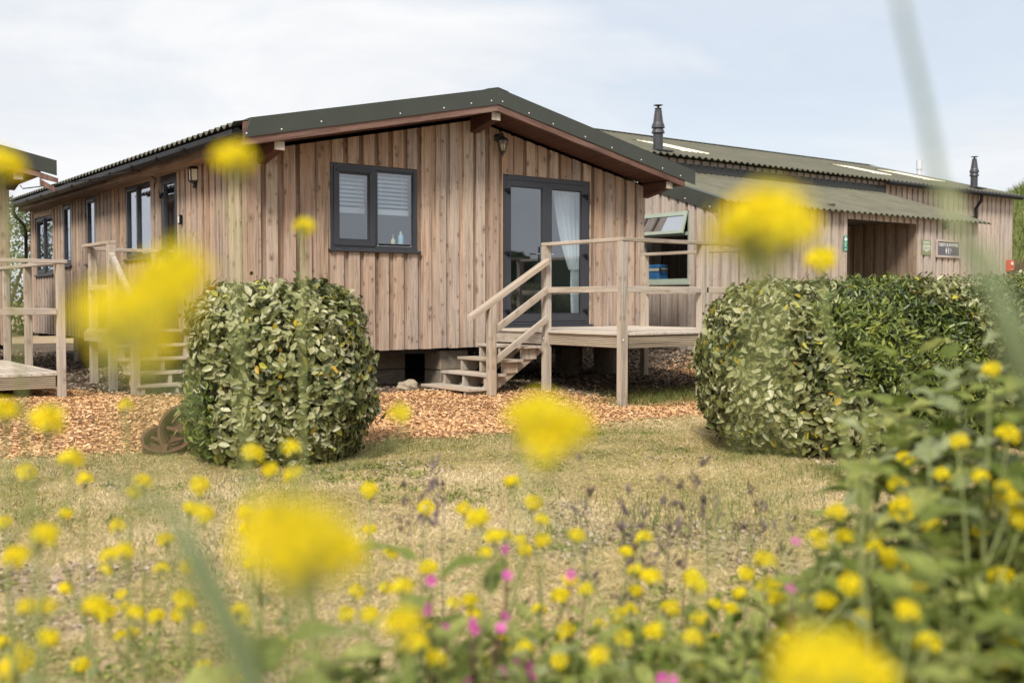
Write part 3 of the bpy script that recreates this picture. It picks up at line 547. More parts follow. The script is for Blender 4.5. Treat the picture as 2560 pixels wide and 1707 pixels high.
def cabin(x0,x1,y0,y1,label,ops_f,ops_s,zb=.632,ex=None,ovl=-.58,detail=True,fasc_lo=None):
    e=empty('timber_cabin',(x0,y0,.0),label,'cabin'); xm=(x0+x1)/2; ez=3.278; rz=4.038; half=3.515
    T=lambda x:rz-.2155*abs(x-xm); wt=lambda x:T(x)-.335
    ff=Frm((x0,y0,0),(1,0,0),(0,-1,0)); fs=Frm((x0,y0,0),(0,1,0),(-1,0,0)); fR=Frm((x1,y0,0),(0,1,0),(1,0,0)); fB=Frm((x0,y1,0),(1,0,0),(0,1,0))
    W=x1-x0; D_=y1-y0
    fz=lambda u:wt(x0+u)
    cw=MB()
    clad(ff,cw,.0,W,zb,fz,ops_f,cut=(W/2,))
    # corner boards
    ff.box(cw,-.022,.10,.0205,.024,zb-.01,fz(.0))
    cw.build('front_wall',M['clad'],e)
    cs=MB(); clad(fs,cs,.02,D_-.02,zb,lambda u:3.04,ops_s,pitch=.205,wf=.135); cs.build('side_wall',M['clad'],e)
    cr=MB(); clad(fR,cr,.02,D_-.02,zb,lambda u:3.04,[],pitch=.217); cr.build('side_wall',M['clad'],e)
    cb=MB(); clad(fB,cb,0,W,zb,fz,[],cut=(W/2,)); cb.build('back_wall',M['clad'],e)
    # lining, floor, ceiling, partitions
    li=MB(); strips(ff,li,.09,W-.09,-.12,-.035,.78,lambda u:3.0,ops_f,.5); strips(fs,li,.09,D_-.09,-.12,-.035,.78,lambda u:3.0,ops_s,.5)
    strips(fR,li,.09,D_-.09,-.12,-.035,.78,lambda u:3.0,[],.5); strips(fB,li,.09,W-.09,-.12,-.035,.78,lambda u:3.0,[],.5)
    li.box(x0+.1,x1-.1,y0+.1,y1-.1,3.0,3.03); 
    li.build('inner_lining',M['room'],e)
    fl=MB(); fl.box(x0+.04,x1-.04,y0+.04,y1-.04,.80,.87); fl.box(x0+.12,x1-.12,y0+3.3,y0+3.38,.87,3.0); fl.build('floor_and_partition',M['room'],e)
    bm=MB()
    for yy in (y0+.25,y0+3,y0+6,y0+9,y1-.3): 
        if yy<y1: bm.box(x0+.05,x1-.05,yy-.06,yy+.06,zb-.07,zb+.13)
    for xx in (x0+.3,xm,x1-.3): bm.box(xx-.06,xx+.06,y0+.06,y1-.06,zb-.0,zb+.12)
    bm.parts('floor_beam',M['dark'],e)
    # bargeboards, flashing, soffit
    yb=y0+ovl; wl=x0-.296; wr=x1+.31
    bb=MB()
    for (a,b) in ((wl,xm),(xm,wr)):
        P=[(a,yb+.012,T(a)-.293),(b,yb+.012,T(b)-.293),(b,yb+.045,T(b)-.293),(a,yb+.045,T(a)-.293),(a,yb+.012,T(a)-.03),(b,yb+.012,T(b)-.03),(b,yb+.045,T(b)-.03),(a,yb+.045,T(a)-.03)]
        bb.hexa(P,[(p[2]-T(p[0]),p[1],p[0]) for p in P])
    bb.parts('bargeboard',M['barge'],e,bevel=.003)
    mf=MB(); lx=wl+.075; rx=x1+.52
    for (a,b,a2) in ((lx,xm,wl-.0),(xm,rx,xm)):
        P=[(a2,yb-.003,T(a2)-.207),(b,yb-.003,T(b)-.207),(b,yb+.008,T(b)-.207),(a2,yb+.008,T(a2)-.207),(a,yb-.003,T(a)),(b,yb-.003,T(b)),(b,yb+.008,T(b)),(a,yb+.008,T(a))]
        mf.hexa(P,r=.5)
        P=[(a,yb-.003,T(a)+.0005),(b,yb-.003,T(b)+.0005),(b,yb+.2,T(b)+.0005),(a,yb+.2,T(a)+.0005),(a,yb-.003,T(a)+.006),(b,yb-.003,T(b)+.006),(b,yb+.2,T(b)+.006),(a,yb+.2,T(a)+.006)]; mf.hexa(P,r=.5)
    fo=mf.build('verge_flashing',M['metal'],e,bevel=.002)
    if detail:
        sm=MB()
        for xx,dz in ((wl+.03,.165),(wl+.45,.17),(wl+.95,.14),(1.72,.165),(2.36,.165),(2.78,.15),(3.10,.15),(3.28,.15),(3.72,.16),(4.14,.17),(4.72,.165),(5.22,.165),(5.80,.165),(6.24,.16),(6.62,.16)):
            screws(sm,[(xx,yb-.003,T(xx)-dz)],(0,-1,0),.0105)
        sm.build('screws',M['zinc'],fo)
    so_=MB(); n=15
    for (a,b) in ((wl+.02,xm-.01),(xm+.01,wr-.02)):
        k=5
        for i in range(int((b-a)/.11)):
            u=a+i*.11; v=min(u+.105,b)
            P=[(u,yb+.046,T(u)-.285),(v,yb+.046,T(v)-.285),(v,y0+.02,T(v)-.285),(u,y0+.02,T(u)-.285),(u,yb+.046,T(u)-.27),(v,yb+.046,T(v)-.27),(v,y0+.02,T(v)-.27),(u,y0+.02,T(u)-.27)]
            so_.hexa(P,[(p[0],p[2],p[1]) for p in P])
        # under-eave soffit over the side
    so_.build('soffit',M['soffit'],e)
    pu=MB(); pe=MB()
    for (xa,xb,zt) in ((xm-.055,xm+.075,T(xm)-.30),(x0+.10,x0+.215,T(x0+.15)-.29),(x1-.03,x1+.085,T(x1+.03)-.29)):
        P=[(xa,yb+.07,zt-.10),(xb,yb+.07,zt-.10),(xb,y0+.0,zt-.21),(xa,y0+.0,zt-.21),(xa,yb+.07,zt),(xb,yb+.07,zt),(xb,y0,zt),(xa,y0,zt)]
        pu.hexa(P,[(p[0],p[2],p[1]) for p in P]); pe.box(xa-.004,xb+.004,yb+.060,yb+.0695,zt-.104,zt-.002,ax=2)
    pu.parts('purlin',M['soffit'],e); pe.parts('purlin_end',M['deck'],e)
    # roof sheets
    rf=MB(); ye=y1+.05
    corr(rf,yb+.02,ye,x0-.40,T(x0-.40)-.035,xm,T(xm)-.03,axis='y'); corr(rf,yb+.02,ye,x1+.50,T(x1+.5)-.035,xm,T(xm)-.03,axis='y')
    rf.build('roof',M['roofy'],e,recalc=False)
    rc=MB(); 
    for s in (-1,1):
        P=[(xm,yb-.0,T(xm)+.008),(xm+s*.17,yb-.0,T(xm+s*.17)+.008),(xm+s*.17,ye,T(xm+s*.17)+.008),(xm,ye,T(xm)+.008)]; rc.hexa(P+[(p[0],p[1],p[2]+.008) for p in P],r=.5)
    rc.build('ridge_cap',M['metal'],e)
    # roof boarding under the sheets keeps the loft dark
    ub=MB()
    for (a,b) in ((x0-.29,xm),(xm,x1+.29)):
        P=[(a,y0-.02,T(a)-.10),(b,y0-.02,T(b)-.10),(b,ye-.05,T(b)-.10),(a,ye-.05,T(a)-.10)]; ub.hexa(P+[(p[0],p[1],p[2]+.03) for p in P],r=.5)
    ub.build('roof_boarding',M['dark'],e)
    # fascia + side soffit + gutter + downpipe on left eave
    fa=MB()
    for (xx,s) in ((x0-.30,1),(x1+.27,1)):
        fa.box(xx,xx+.028,yb+.046,y1-.35,3.0,3.135,ax=1)
    for (a,b) in ((x0-.272,x0-.03),(x1+.03,x1+.27)): fa.box(a,b,y0,y1-.35,2.995,3.01,ax=1)
    fa.parts('fascia_board',M['clad'],e,bevel=.003)
    gt=MB(); gx=x0-.364; gz=3.125
    for k in range(1):
        base=len(gt.v); ns=10
        for yy in (yb+.03,y1-.12):
            for rr in (.060,.055):
                for i in range(ns+1):
                    a=math.pi+math.pi*i/ns; p=(gx+rr*math.cos(a),yy,gz+rr*1.15*math.sin(a)+(.035 if i in (0,ns) else 0)); gt.v.append(p); gt.g.append(p)
        m=ns+1
        for i in range(ns):
            for f in ((i,i+1,2*m+i+1,2*m+i),(m+i,m+i+1,3*m+i+1,3*m+i),(i,i+1,m+i+1,m+i),(2*m+i,2*m+i+1,3*m+i+1,3*m+i)): gt.f.append([base+q for q in f]); gt.r.append(.5); gt.mi.append(0)
        for f in ((0,m,3*m,2*m),(ns,m+ns,3*m+ns,2*m+ns)): gt.f.append([base+q for q in f]); gt.r.append(.5); gt.mi.append(0)
    yy=yb+.5
    while yy<y1-.3:
        ww=.03 if int(yy*7)%3 else .11
        gt.lathe((gx,yy,gz),[(.071,0),(.071,ww),(.064,ww),(.064,0)],12,ax=(0,1,0),a0=-math.pi*0,a1=math.pi,cap=False); yy+=1.02
    gt.lathe((gx,yb+.03,gz),[(.0,0),(.057,0.0)],12,ax=(0,1,0),cap=False)
    g_=gt.build('gutter',M['black'],e)
    dp=MB(); q=y1-.25; dp.tube([(gx,q,gz-.05),(gx,q,gz-.13),(gx+.03,q+.02,gz-.2),(x0-.10,q+.35,gz-.36),(x0-.06,q+.4,gz-.48),(x0-.06,q+.4,.35)],.034,10); 
    for zz in (gz-.6,1.6,.8): dp.lathe((x0-.06,q+.4,zz),[(.042,0),(.042,.05)],10)
    dp.build('downpipe',M['black'],e,smooth=True)
    return e,ff,fs,T
FOPS=[(1.064,2.324,1.91,2.973),(3.704,5.316,.905,3.017)]
SW=[(3.468,4.626,1.89,2.985),(6.218,6.765,1.885,2.985),(7.71,8.253,1.89,2.975),(8.971,10.27,1.76,2.862)]
SOPS=[(2.364,3.061,.905,3.017)]+SW
c1,ff,fs,T1=cabin(0,6.426,0,10.75,'large timber cabin with green roof flashing and grey french doors up a few steps',FOPS,SOPS)
w=window(c1,ff,1.064,2.324,1.91,2.973,[(0,.5,'s'),(.5,1,'f')],handles=[(1.555,2.50,'w')])
w['label']='double window with white slatted blinds beside the cabin corner'
bl=MB()
for (a,b) in ((1.15,1.60),(1.70,2.25)):
    for i in range(9): bl.beam((a,.115,2.90-i*.052),(b,.115,2.90-i*.052),.05,.003,up=(0,-.7,.72),r=.5)
    bl.box(a,b,.10,.135,2.37,2.44); bl.box(a,b,.09,.14,2.92,2.965); 
    for u in (a+.12,b-.1): bl.box(u,u+.004,.088,.091,2.44,2.92)
bl.build('window_blind',M['blind'],w)
dw=window(c1,ff,3.704,5.316,.917,3.017,[(0,.5,'d'),(.5,1,'d')],name='french_doors',door=True,fw=.07,handles=[(4.455,1.93,'door'),(4.40,1.93,'door2')],hinges=[(5.235,2.80),(5.235,1.93),(5.235,1.12),(3.80,2.80),(3.80,1.93),(3.80,1.12)])
th=MB(); ff.box(th,3.66,5.36,-.06,.05,.868,.912); th.build('threshold',M['flash'],dw,bevel=.004)
cu=MB()
def curtain(mb,xa,xb,xc,z0,z1,yy,n=26,shape=0,xd=None):
    base=len(mb.v); rows=14
    for j in range(rows+1):
        f=j/rows; z=z1+(z0-z1)*f; l=xa+(xc-xa)*(f**1.7); r_=xb+((xd if xd is not None else xb)-xb)*(f**1.7)
        for i in range(n+1):
            s=i/n; mb.v.append((l+(r_-l)*s,yy+.025*math.sin(s*math.pi*2*5+j*.12),z)); mb.g.append((s,0,z))
    for j in range(rows):
        for i in range(n):
            q=base+j*(n+1)+i; mb.f.append([q,q+1,q+n+2,q+n+1]); mb.r.append(.5); mb.mi.append(0)
curtain(cu,4.80,5.30,5.10,1.72,2.93,.20); curtain(cu,5.12,5.30,5.16,1.0,1.72,.20,10)
curtain(cu,3.66,3.92,3.66,2.15,2.93,.20,14,xd=3.74)
cu.build('curtain',M['net'],dw,smooth=True,recalc=False)
for i,(a,b,z0,z1) in enumerate(SW):
    sashes=[(0,.5,'f'),(.5,1,'s')] if b-a>.8 else [(0,1,'s')]
    w=window(c1,fs,a,b,z0,z1,sashes,fw=.038,sw_=.046)
sdw=window(c1,fs,2.364,3.061,.917,3.017,[(0,1,'d')],name='side_door',door=True,fw=.055,handles=[(2.50,1.93,'door')],hinges=[(3.0,2.75),(3.0,1.95)])
tm=MB()
for (a,b,z0,z1) in SW: 
    fs.box(tm,a-.07,b+.07,.021,.028,z1+.0,min(z1+.09,3.0)); 
fs.box(tm,2.29,3.13,.021,.028,3.017,3.06); tm.parts('window_trim',M['clad'],c1)
# ---- piers
def pier(c,sx,sy,z0,z1,label,rot=0):
    o=MB(); h=(z1-z0)/max(1,round((z1-z0)/.22)); z=z0
    while z<z1-.01:
        o.box(c[0]-sx/2,c[0]+sx/2,c[1]-sy/2,c[1]+sy/2,z,z+h-.008); z+=h
    ob=o.build('concrete_pier',M['block'],None,bevel=.012); tag(ob,label,'pier','concrete piers under the cabin'); return ob
pier((2.34,.95),.50,.4,.05,.60,'concrete block pier under the cabin wall, behind the rock right of the left hedge')
pier((2.97,.30),.46,.4,.05,.60,'pale concrete block pier beside the bottom of the cabin steps')
for (cx_,cy_,lb) in ((5.55,.75,'round concrete pier seen under the deck, nearer the steps'),(6.0,.35,'round concrete pier seen under the deck, nearer the corner of the cabin')):
    o=MB()
    for k in range(3): o.lathe((cx_,cy_,.08+k*.18),[(.21,0),(.215,.02),(.215,.16),(.21,.178)],20)
    tag(o.build('concrete_pier',M['block'],None),lb,'pier','concrete piers under the cabin')
pier((.1,7.4),.3,.3,.15,.62,'slim pier under the long side wall of the cabin, left of its side steps')
pier((.3,.6),.4,.4,.05,.60,'concrete pier under the front corner of the cabin, in shade beside the left hedge')
# ---------------------------------------------------------------- decks and steps
BV=.004
def beam_o(name,parent,segs,mt='deck',bv=BV,split=False):
    mb=MB()
    for s in segs: mb.box(*s)
    if split: return mb.parts(name,M[mt],parent,bv)
    return mb.build(name,M[mt],parent,bevel=bv)
def post(parent,x,y,z0,z1,w=.094,name='post'): return beam_o(name,parent,[(x-w/2,x+w/2,y-w/2,y+w/2,z0,z1)])
def gz(x,y): return float(gh(x,y))
d=empty('timber_deck',(4.8,-1.3,0),'raised timber deck with post and rail sides in front of the french doors','deck')
mb=MB(); n=24
for i in range(n):
    xa=3.485+i*(6.165-3.485)/n; xb=xa+(6.165-3.485)/n-.006; mb.box(xa,xb,-2.665,-.045,.852,.882,ax=1)
mb.build('deck_boards',M['grooveb'],d,bevel=.002)
beam_o('grooved_fascia',d,[(3.56,6.12,-2.645,-2.618,.70,.850)],'groove')
m2=MB(); m2.box(3.508,3.535,-2.60,-1.285,.70,.850,ax=1); m2.build('grooved_fascia',M['groove'],d,bevel=.003)
beam_o('plain_fascia',d,[(3.505,3.53,-1.18,-.06,.70,.85)])
beam_o('joist',d,[(3.6+i*.42,3.645+i*.42,-2.6,-.06,.71,.851) for i in range(6)]+[(3.55,6.1,-.05,-.02,.69,.851)],'deck',split=True)
for x,y,zt in ((3.5,-2.655,1.962),(4.85,-2.655,1.962),(6.1,-2.655,1.962),(3.5,-1.232,1.962),(6.1,-.36,1.932),(6.1,-1.5,.85),(4.8,-1.3,.70)): post(d,x,y,gz(x,y)-.05,zt)
beam_o('brace',d,[(4.895,4.935,-2.70,-2.655,gz(4.9,-2.65),1.955)])
beam_o('top_rail',d,[(3.452,6.15,-2.71,-2.612,1.963,2.006)]); beam_o('top_rail',d,[(3.452,3.55,-2.611,-1.18,1.963,2.006)]); beam_o('top_rail',d,[(6.052,6.15,-2.611,-.31,1.933,1.975)])
beam_o('mid_rail',d,[(3.548,4.80,-2.70,-2.655,1.362,1.436)]); beam_o('mid_rail',d,[(4.90,6.05,-2.70,-2.655,1.362,1.436)])
beam_o('mid_rail',d,[(3.455,3.50,-2.607,-1.28,1.362,1.436)]); beam_o('mid_rail',d,[(6.08,6.12,-2.607,-.41,1.362,1.436)])
bo=MB(); screws(bo,[(4.86,-2.703,.80),(3.47,-2.703,.80)],(0,-1,0),.014); bo.lathe((3.448,-1.24,.78),[(.014,0),(.012,.006),(0,.008)],8,ax=(-1,0,0)); bo.build('bolt',M['zinc'],d)
def steps(parent,org,D,S,treads,width,label=None):
    """treads: list of (run0,run1,z); D = run direction, S = sideways direction"""
    o=Vector(org);D=Vector(D);S=Vector(S)
    for (a,b,z) in treads:
        mb=MB()
        for k in range(2):
            q0=a+(b-a)*k/2+.002; q1=a+(b-a)*(k+1)/2-.002
            P=[o+D*q+S*s+Vector((0,0,zz)) for zz in (z-.034,z) for (q,s) in ((q0,0),(q1,0),(q1,width),(q0,width))]
            mb.hexa(P,[((p-o).dot(D),p.z,(p-o).dot(S)) for p in P])
        mb.build('tread',M['deck'],parent,bevel=.004)
        rm=MB()
        for s in (.06,width*.5,width-.1):
            P=[o+D*q+S*ss+Vector((0,0,zz)) for zz in (z-.17,z-.036) for (q,ss) in ((a+.05,s),(b-.02,s),(b-.02,s+.045),(a+.05,s+.045))]; rm.hexa(P)
        rm.parts('riser_block',M['deck'],parent)
st=empty('timber_steps',(2.9,-.75,.1),'four-tread timber steps with a sloping handrail climbing to the french door deck','steps')
steps(st,(3.5,-1.275,0),(-1,0,0),(0,1,0),[(.10,.40,.69),(.40,.70,.525),(.67,.97,.352),(.96,1.27,.19)],1.06)
for yy in (-1.19,-.72,-.3):
    mb=MB(); P=[]
    for s in (0,.04):
        pass
    pr=[(3.46,.845),(3.46,.64),(2.60,.10),(2.42,.10),(2.42,.155)]
    a=[(x,yy,z) for x,z in pr]; b_=[(x,yy+.04,z) for x,z in pr]
    pr4=[(3.46,.60),(3.46,.83),(2.42,.155),(2.66,.10)]
    P=[(3.46,yy,.60),(3.46,yy+.04,.60),(2.66,yy+.04,.10),(2.66,yy,.10),(3.46,yy,.66),(3.46,yy+.04,.66),(2.45,yy+.04,.15),(2.45,yy,.15)]
    mb.hexa(P,[(p[1],p[2],p[0]) for p in P]); mb.build('stringer',M['deck'],st,bevel=.003)
post(st,2.575,-1.30,.05,1.235,.094,'newel')
def sl(name,x0,z0,x1,z1,h,y,t=.042,par=st):
    mb=MB(); P=[(x0,y-t/2,z0-h),(x1,y-t/2,z1-h),(x1,y+t/2,z1-h),(x0,y+t/2,z0-h),(x0,y-t/2,z0),(x1,y-t/2,z1),(x1,y+t/2,z1),(x0,y+t/2,z0)]
    mb.hexa(P,[(p[1],p[2]-(z0+(z1-z0)*(p[0]-x0)/(x1-x0)),p[0]) for p in P]); return mb.build(name,M['deck'],par,bevel=.004)
sl('handrail',2.24,1.085,3.452,1.80,.075,-1.30,.10); sl('side_rail',2.624,.946,3.452,1.447,.097,-1.30); sl('side_rail',2.624,.562,3.452,1.078,.090,-1.30)
# side porch
d=empty('timber_porch',(-.5,2.65,0),'small raised timber porch with rail at the side door, behind the big yellow blur','deck')
mb=MB()
for i in range(8): mb.box(-1.0+i*.12,-1.0+i*.12+.114,2.1,3.2,.85,.88,ax=1)
mb.build('deck_boards',M['grooveb'],d); beam_o('fascia',d,[(-1.0,-.04,3.17,3.2,.72,.849),(-1.03,-1.002,2.1,3.2,.72,.849)],split=True)
for x,y in ((-.92,3.13),(-.985,2.05)): post(d,x,y,gz(x,y)-.05,1.985)
post(d,-.06,3.13,gz(0,3.1),.85)
beam_o('top_rail',d,[(-1.035,-.935,2.0,3.20,1.986,2.026)]); beam_o('top_rail',d,[(-.93,-.03,3.09,3.19,1.94,1.984)]); beam_o('mid_rail',d,[(-.87,-.03,3.11,3.15,1.40,1.47)]); beam_o('mid_rail',d,[(-1.0,-.96,2.1,3.08,1.40,1.47)])
s2=empty('timber_steps',(-.5,1.5,0),'timber steps down from the side porch, half hidden by the left hedge','steps')
steps(s2,(-1.0,2.1,0),(0,-1,0),(1,0,0),[(.0,.28,.70),(.26,.54,.54),(.52,.80,.38),(.78,1.06,.24)],.96)
post(s2,-.99,1.12,gz(-.99,1.1)-.02,1.15,.094,'newel')
mb=MB(); P=[(-1.02,2.0,1.80),(-.96,2.0,1.80),(-.96,1.05,1.13),(-1.02,1.05,1.13)]; mb.hexa(P+[(p[0],p[1],p[2]+.08) for p in P]); mb.build('handrail',M['deck'],s2,bevel=.004)
for xx in (-.95,-.1):
    mb=MB(); P=[(xx,2.08,.56),(xx+.04,2.08,.56),(xx+.04,1.1,.10),(xx,1.1,.10),(xx,2.08,.70),(xx+.04,2.08,.70),(xx+.04,1.1,.20),(xx,1.1,.20)]; mb.hexa(P,[(p[0],p[2],p[1]) for p in P]); mb.build('stringer',M['deck'],s2)
# ---------------------------------------------------------------- neighbouring cabin at the left edge
c3,f3,g3,T3=cabin(-1.66-6.426,-1.66,4.6,8.0,'neighbouring timber cabin of which only one dark green eave corner shows at the left edge',[],[],detail=False)
d=empty('timber_deck',(-2.6,2.8,0),'low timber deck with three railed posts at the left edge of the view','deck')
mb=MB()
for i in range(22): mb.box(-4.4+i*.12,-4.4+i*.12+.114,1.28,4.55,.39,.42,ax=1)
mb.build('deck_boards',M['grooveb'],d)
beam_o('grooved_fascia',d,[(-4.4,-1.86,1.285,1.312,.24,.388)],'groove')
beam_o('side_fascia',d,[(-1.79,-1.765,1.35,4.5,.24,.388)])
for x,y in ((-1.80,1.27),(-1.74,3.16),(-1.74,4.45)): post(d,x,y,gz(x,y)-.05 if y<2 or y<3.5 else .4,1.70,.088)
post(d,-3.4,1.27,-.05,1.70,.088); post(d,-2.3,3.1,-.05,.38,.088)
beam_o('top_rail',d,[(-4.4,-1.752,1.215,1.31,1.702,1.745)]); beam_o('top_rail',d,[(-1.80,-1.70,1.312,4.58,1.702,1.745)])
beam_o('mid_rail',d,[(-4.4,-1.85,1.225,1.27,1.10,1.17)]); beam_o('mid_rail',d,[(-1.785,-1.745,1.32,4.5,1.10,1.17)])
mb=MB()
for (xa,xb,za,zb_,h) in ((-1.36,-1.12,3.06,2.99,.085),(-1.36,-1.16,2.97,2.86,.09)): mb.hexa([(xa,4.035,za-h),(xb,4.035,zb_-h*.7),(xb,4.065,zb_-h*.7),(xa,4.065,za-h),(xa,4.035,za),(xb,4.035,zb_),(xb,4.065,zb_),(xa,4.065,za)])
mb.parts('splintered_board',M['barge'],c3)
cbl=MB(); pts=[Vector((-1.53,4.45,2.90)),Vector((-1.40,4.9,2.90)),Vector((-.95,4.3,2.955)),Vector((-.42,3.15,3.04)),Vector((-.36,3.02,3.06)),Vector((-.25,2.98,3.04)),Vector((-.06,3.05,2.96)),Vector((-.045,3.2,2.86))]
cbl.tube(pts,.008,5); tag(cbl.build('cable',M['black'],None),'thin cable slung from the left cabin eave to the gutter over the side door','cable')
lantern('wall_lantern','black hanging coach lantern under the gable, above and left of the french doors',(3.60,-.02,3.40),(0,-1,0),'coach')
lantern('wall_lantern','black half lantern with pale panels on the side wall beside the side door',(-.022,1.655,2.885),(-1,0,0),'half')
e=MB(); e.box(-.062,-.021,2.14,2.215,2.28,2.41); 
ks=tag(e.build('key_safe',M['black'],None,bevel=.008),'small black key safe with grey keypad on the wall right of the side door','key safe'); e=MB(); e.box(-.067,-.063,2.155,2.20,2.30,2.395); e.build('keypad',M['zinc'],ks,bevel=.002)
# bottles on the sill
def bottle(x,y,z,prof,label,m1,cap,capprof):
    b=MB(); b.lathe((x,y,z),prof,14); o=tag(b.build('bottle',m1,None,smooth=True),label,'bottle'); c=MB(); c.lathe((x,y,z),capprof,10); c.build('cap',cap,o); return o,c
M['soap']=plain('pale_soap',(.75,.72,.40),.3,.03); M['shamp']=plain('pale_blue_bottle',(.42,.66,.80),.3,.03)
sh=MB(); sh.box(1.16,2.24,.02,.19,1.965,1.985); tag(sh.build('window_shelf',M['white'],None),'white inner window shelf carrying two bottles behind the gable window','shelf')
bottle(2.13,.10,1.987,[(0,0),(.033,0),(.036,.02),(.036,.12),(.018,.14),(.016,.145)],'pale blue shampoo bottle on the gable window shelf, the taller of two',M['shamp'],M['soap'],[(.018,.145),(.017,.18),(0,.18)])
o,_=bottle(2.02,.11,1.987,[(0,0),(.027,0),(.028,.01),(.028,.065),(.012,.08),(.01,.083)],'short pump soap bottle on the gable window shelf, left of the tall bottle',M['soap'],M['white'],[(.012,.083),(.012,.095),(.004,.1),(.004,.125),(.014,.127),(.014,.135),(0,.136)])
# ---------------------------------------------------------------- toilet and shower block
b2=empty('shower_block',(8.45,.41,.3),'long timber toilet and shower block with two tiers of corrugated roof beyond the cabin','building')
YL=.41; XL=8.45; XR=16.85; YU=2.95; XE=23.2; XUL=7.2
fl_=Frm((XL,YL,0),(1,0,0),(0,-1,0)); fg=Frm((XL,YL,0),(0,1,0),(-1,0,0)); fu=Frm((XUL,YU,0),(1,0,0),(0,-1,0)); fe=Frm((XE,YU,0),(0,1,0),(1,0,0)); fg2=Frm((XUL,YU,0),(0,1,0),(-1,0,0)); flr=Frm((XR,YL,0),(0,1,0),(1,0,0))
OPN=[(12.16-XL,14.53-XL,.3,2.82)]; LT=lambda y:2.93+(y-.3)*.322
mb=MB(); clad(fl_,mb,0,XR-XL,.40,lambda u:2.955,OPN,pitch=.234,wf=.155); fl_.box(mb,-.022,.09,.0215,.026,.40,2.95); fl_.box(mb,3.60,3.705,.0215,.026,.40,2.94); mb.build('front_wall',M['clad2'],b2)
GO=[(.53,1.72,1.57,2.815)]
mb=MB(); clad(fg,mb,0,2.54,.41,lambda u:LT(YL+u)-.05,GO,pitch=.21,wf=.15); mb.build('gable_wall',M['clad2'],b2)
mb=MB(); clad(flr,mb,0,2.54,.41,lambda u:LT(YL+u)-.05,[],pitch=.234); mb.build('gable_wall',M['clad2'],b2)
mb=MB(); clad(fu,mb,0,XE-XUL,.40,lambda u:4.07,[],pitch=.234,wf=.16,cut=()); mb.build('upper_wall',M['clad2'],b2)
mb=MB(); GT=lambda u: 4.07+u*.274 if u<4.53 else 4.07+4.53*.274-(u-4.53)*.274
clad(fe,mb,0,9.06,.30,GT,[],pitch=.234,cut=(4.53,)); mb.build('end_wall',M['clad2'],b2); mb=MB(); clad(fg2,mb,0,9.06,.30,GT,[],pitch=.234,cut=(4.53,)); mb.build('end_wall',M['clad2'],b2)
# recessed entrance: side, back and ceiling boards
mb=MB(); fb=Frm((12.16,2.0,0),(1,0,0),(0,-1,0)); clad(fb,mb,-.3,2.7,.35,lambda u:2.9,[],pitch=.25,wf=.18)
fr_=Frm((14.53,YL,0),(0,1,0),(-1,0,0)); clad(fr_,mb,.0,1.6,.35,lambda u:2.9,[],pitch=.25,wf=.18); fr2=Frm((12.14,YL,0),(0,1,0),(1,0,0)); clad(fr2,mb,.0,1.6,.35,lambda u:2.9,[],pitch=.25,wf=.18)
mb.build('porch_boards',M['clad_red'],b2); mb=MB(); mb.box(12.0,14.7,YL+.01,2.05,2.86,2.89,ax=0); mb.build('porch_ceiling',M['dark'],b2)
# lining of the kitchen room behind the green window
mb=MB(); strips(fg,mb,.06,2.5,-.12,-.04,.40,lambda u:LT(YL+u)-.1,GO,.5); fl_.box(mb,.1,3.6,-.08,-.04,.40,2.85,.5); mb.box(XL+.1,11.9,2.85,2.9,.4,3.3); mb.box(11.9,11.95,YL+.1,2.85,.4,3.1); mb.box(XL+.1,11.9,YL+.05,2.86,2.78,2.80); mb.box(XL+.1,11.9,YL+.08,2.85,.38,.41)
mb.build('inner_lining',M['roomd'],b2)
gw=window(b2,fg,.53,1.72,1.57,2.815,[(0,1,'f')],mf='sage',sill=True,fw=.05,gl='glass2'); gw['label']='sage green window with its top light propped open'
mb=MB(); fg.box(mb,.58,1.67,-.07,.0,2.40,2.46); mb.build('transom',M['sage'],gw)
tl=MB(); a0=Vector(fg.p(0,.03,2.80)); ang=R_(17)
def tp(u,h,dd): return fg.p(u,.02+math.sin(ang)*h+dd*math.cos(ang),2.80-math.cos(ang)*h+dd*math.sin(ang))
def tb(mb,u0,u1,h0,h1,e0,e1): mb.hexa([tp(u0,h1,e0),tp(u1,h1,e0),tp(u1,h1,e1),tp(u0,h1,e1),tp(u0,h0,e0),tp(u1,h0,e0),tp(u1,h0,e1),tp(u0,h0,e1)])
tb(tl,.555,.605,0,.40,0,.04);tb(tl,1.645,1.695,0,.40,0,.04);tb(tl,.605,1.645,0,.075,0,.039);tb(tl,.605,1.645,.34,.40,0,.039)
tlo=tl.build('top_light',M['sage'],gw,bevel=.003); pm=MB(); tb(pm,.60,1.65,.07,.345,.018,.022); M['glass3']=glassm('top_light_glass',(.5,.52,.55),.5); pm.build('pane',M['glass3'],tlo)
mb=MB(); mb.box(XL+.06,XL+.45,.7,2.6,1.57,1.615,ax=1); tag(mb.build('worktop',M['roomd'],None),'dark worktop inside the sage green window, under the blue cool box','worktop')
# cool box
cbx=empty('cool_box',(8.66,2.0,1.617),'blue and white plastic cool box on the worktop inside the sage green window','cool box')
mb=MB(); mb.box(8.54,8.80,1.80,2.24,1.617,1.79); mb.build('body',M['blue'],cbx,bevel=.015); mb=MB(); mb.box(8.53,8.81,1.79,2.25,1.791,1.845); mb.build('white_band',M['white'],cbx,bevel=.006)
mb=MB(); mb.box(8.535,8.805,1.795,2.245,1.846,1.915); mb.build('lid',M['blue'],cbx,bevel=.02); mb=MB(); mb.box(8.55,8.58,1.755,1.79,1.79,1.86); mb.box(8.76,8.79,1.755,1.79,1.79,1.86); mb.box(8.55,8.79,1.745,1.76,1.80,1.825); mb.build('handle',M['blackm'],cbx,bevel=.005)
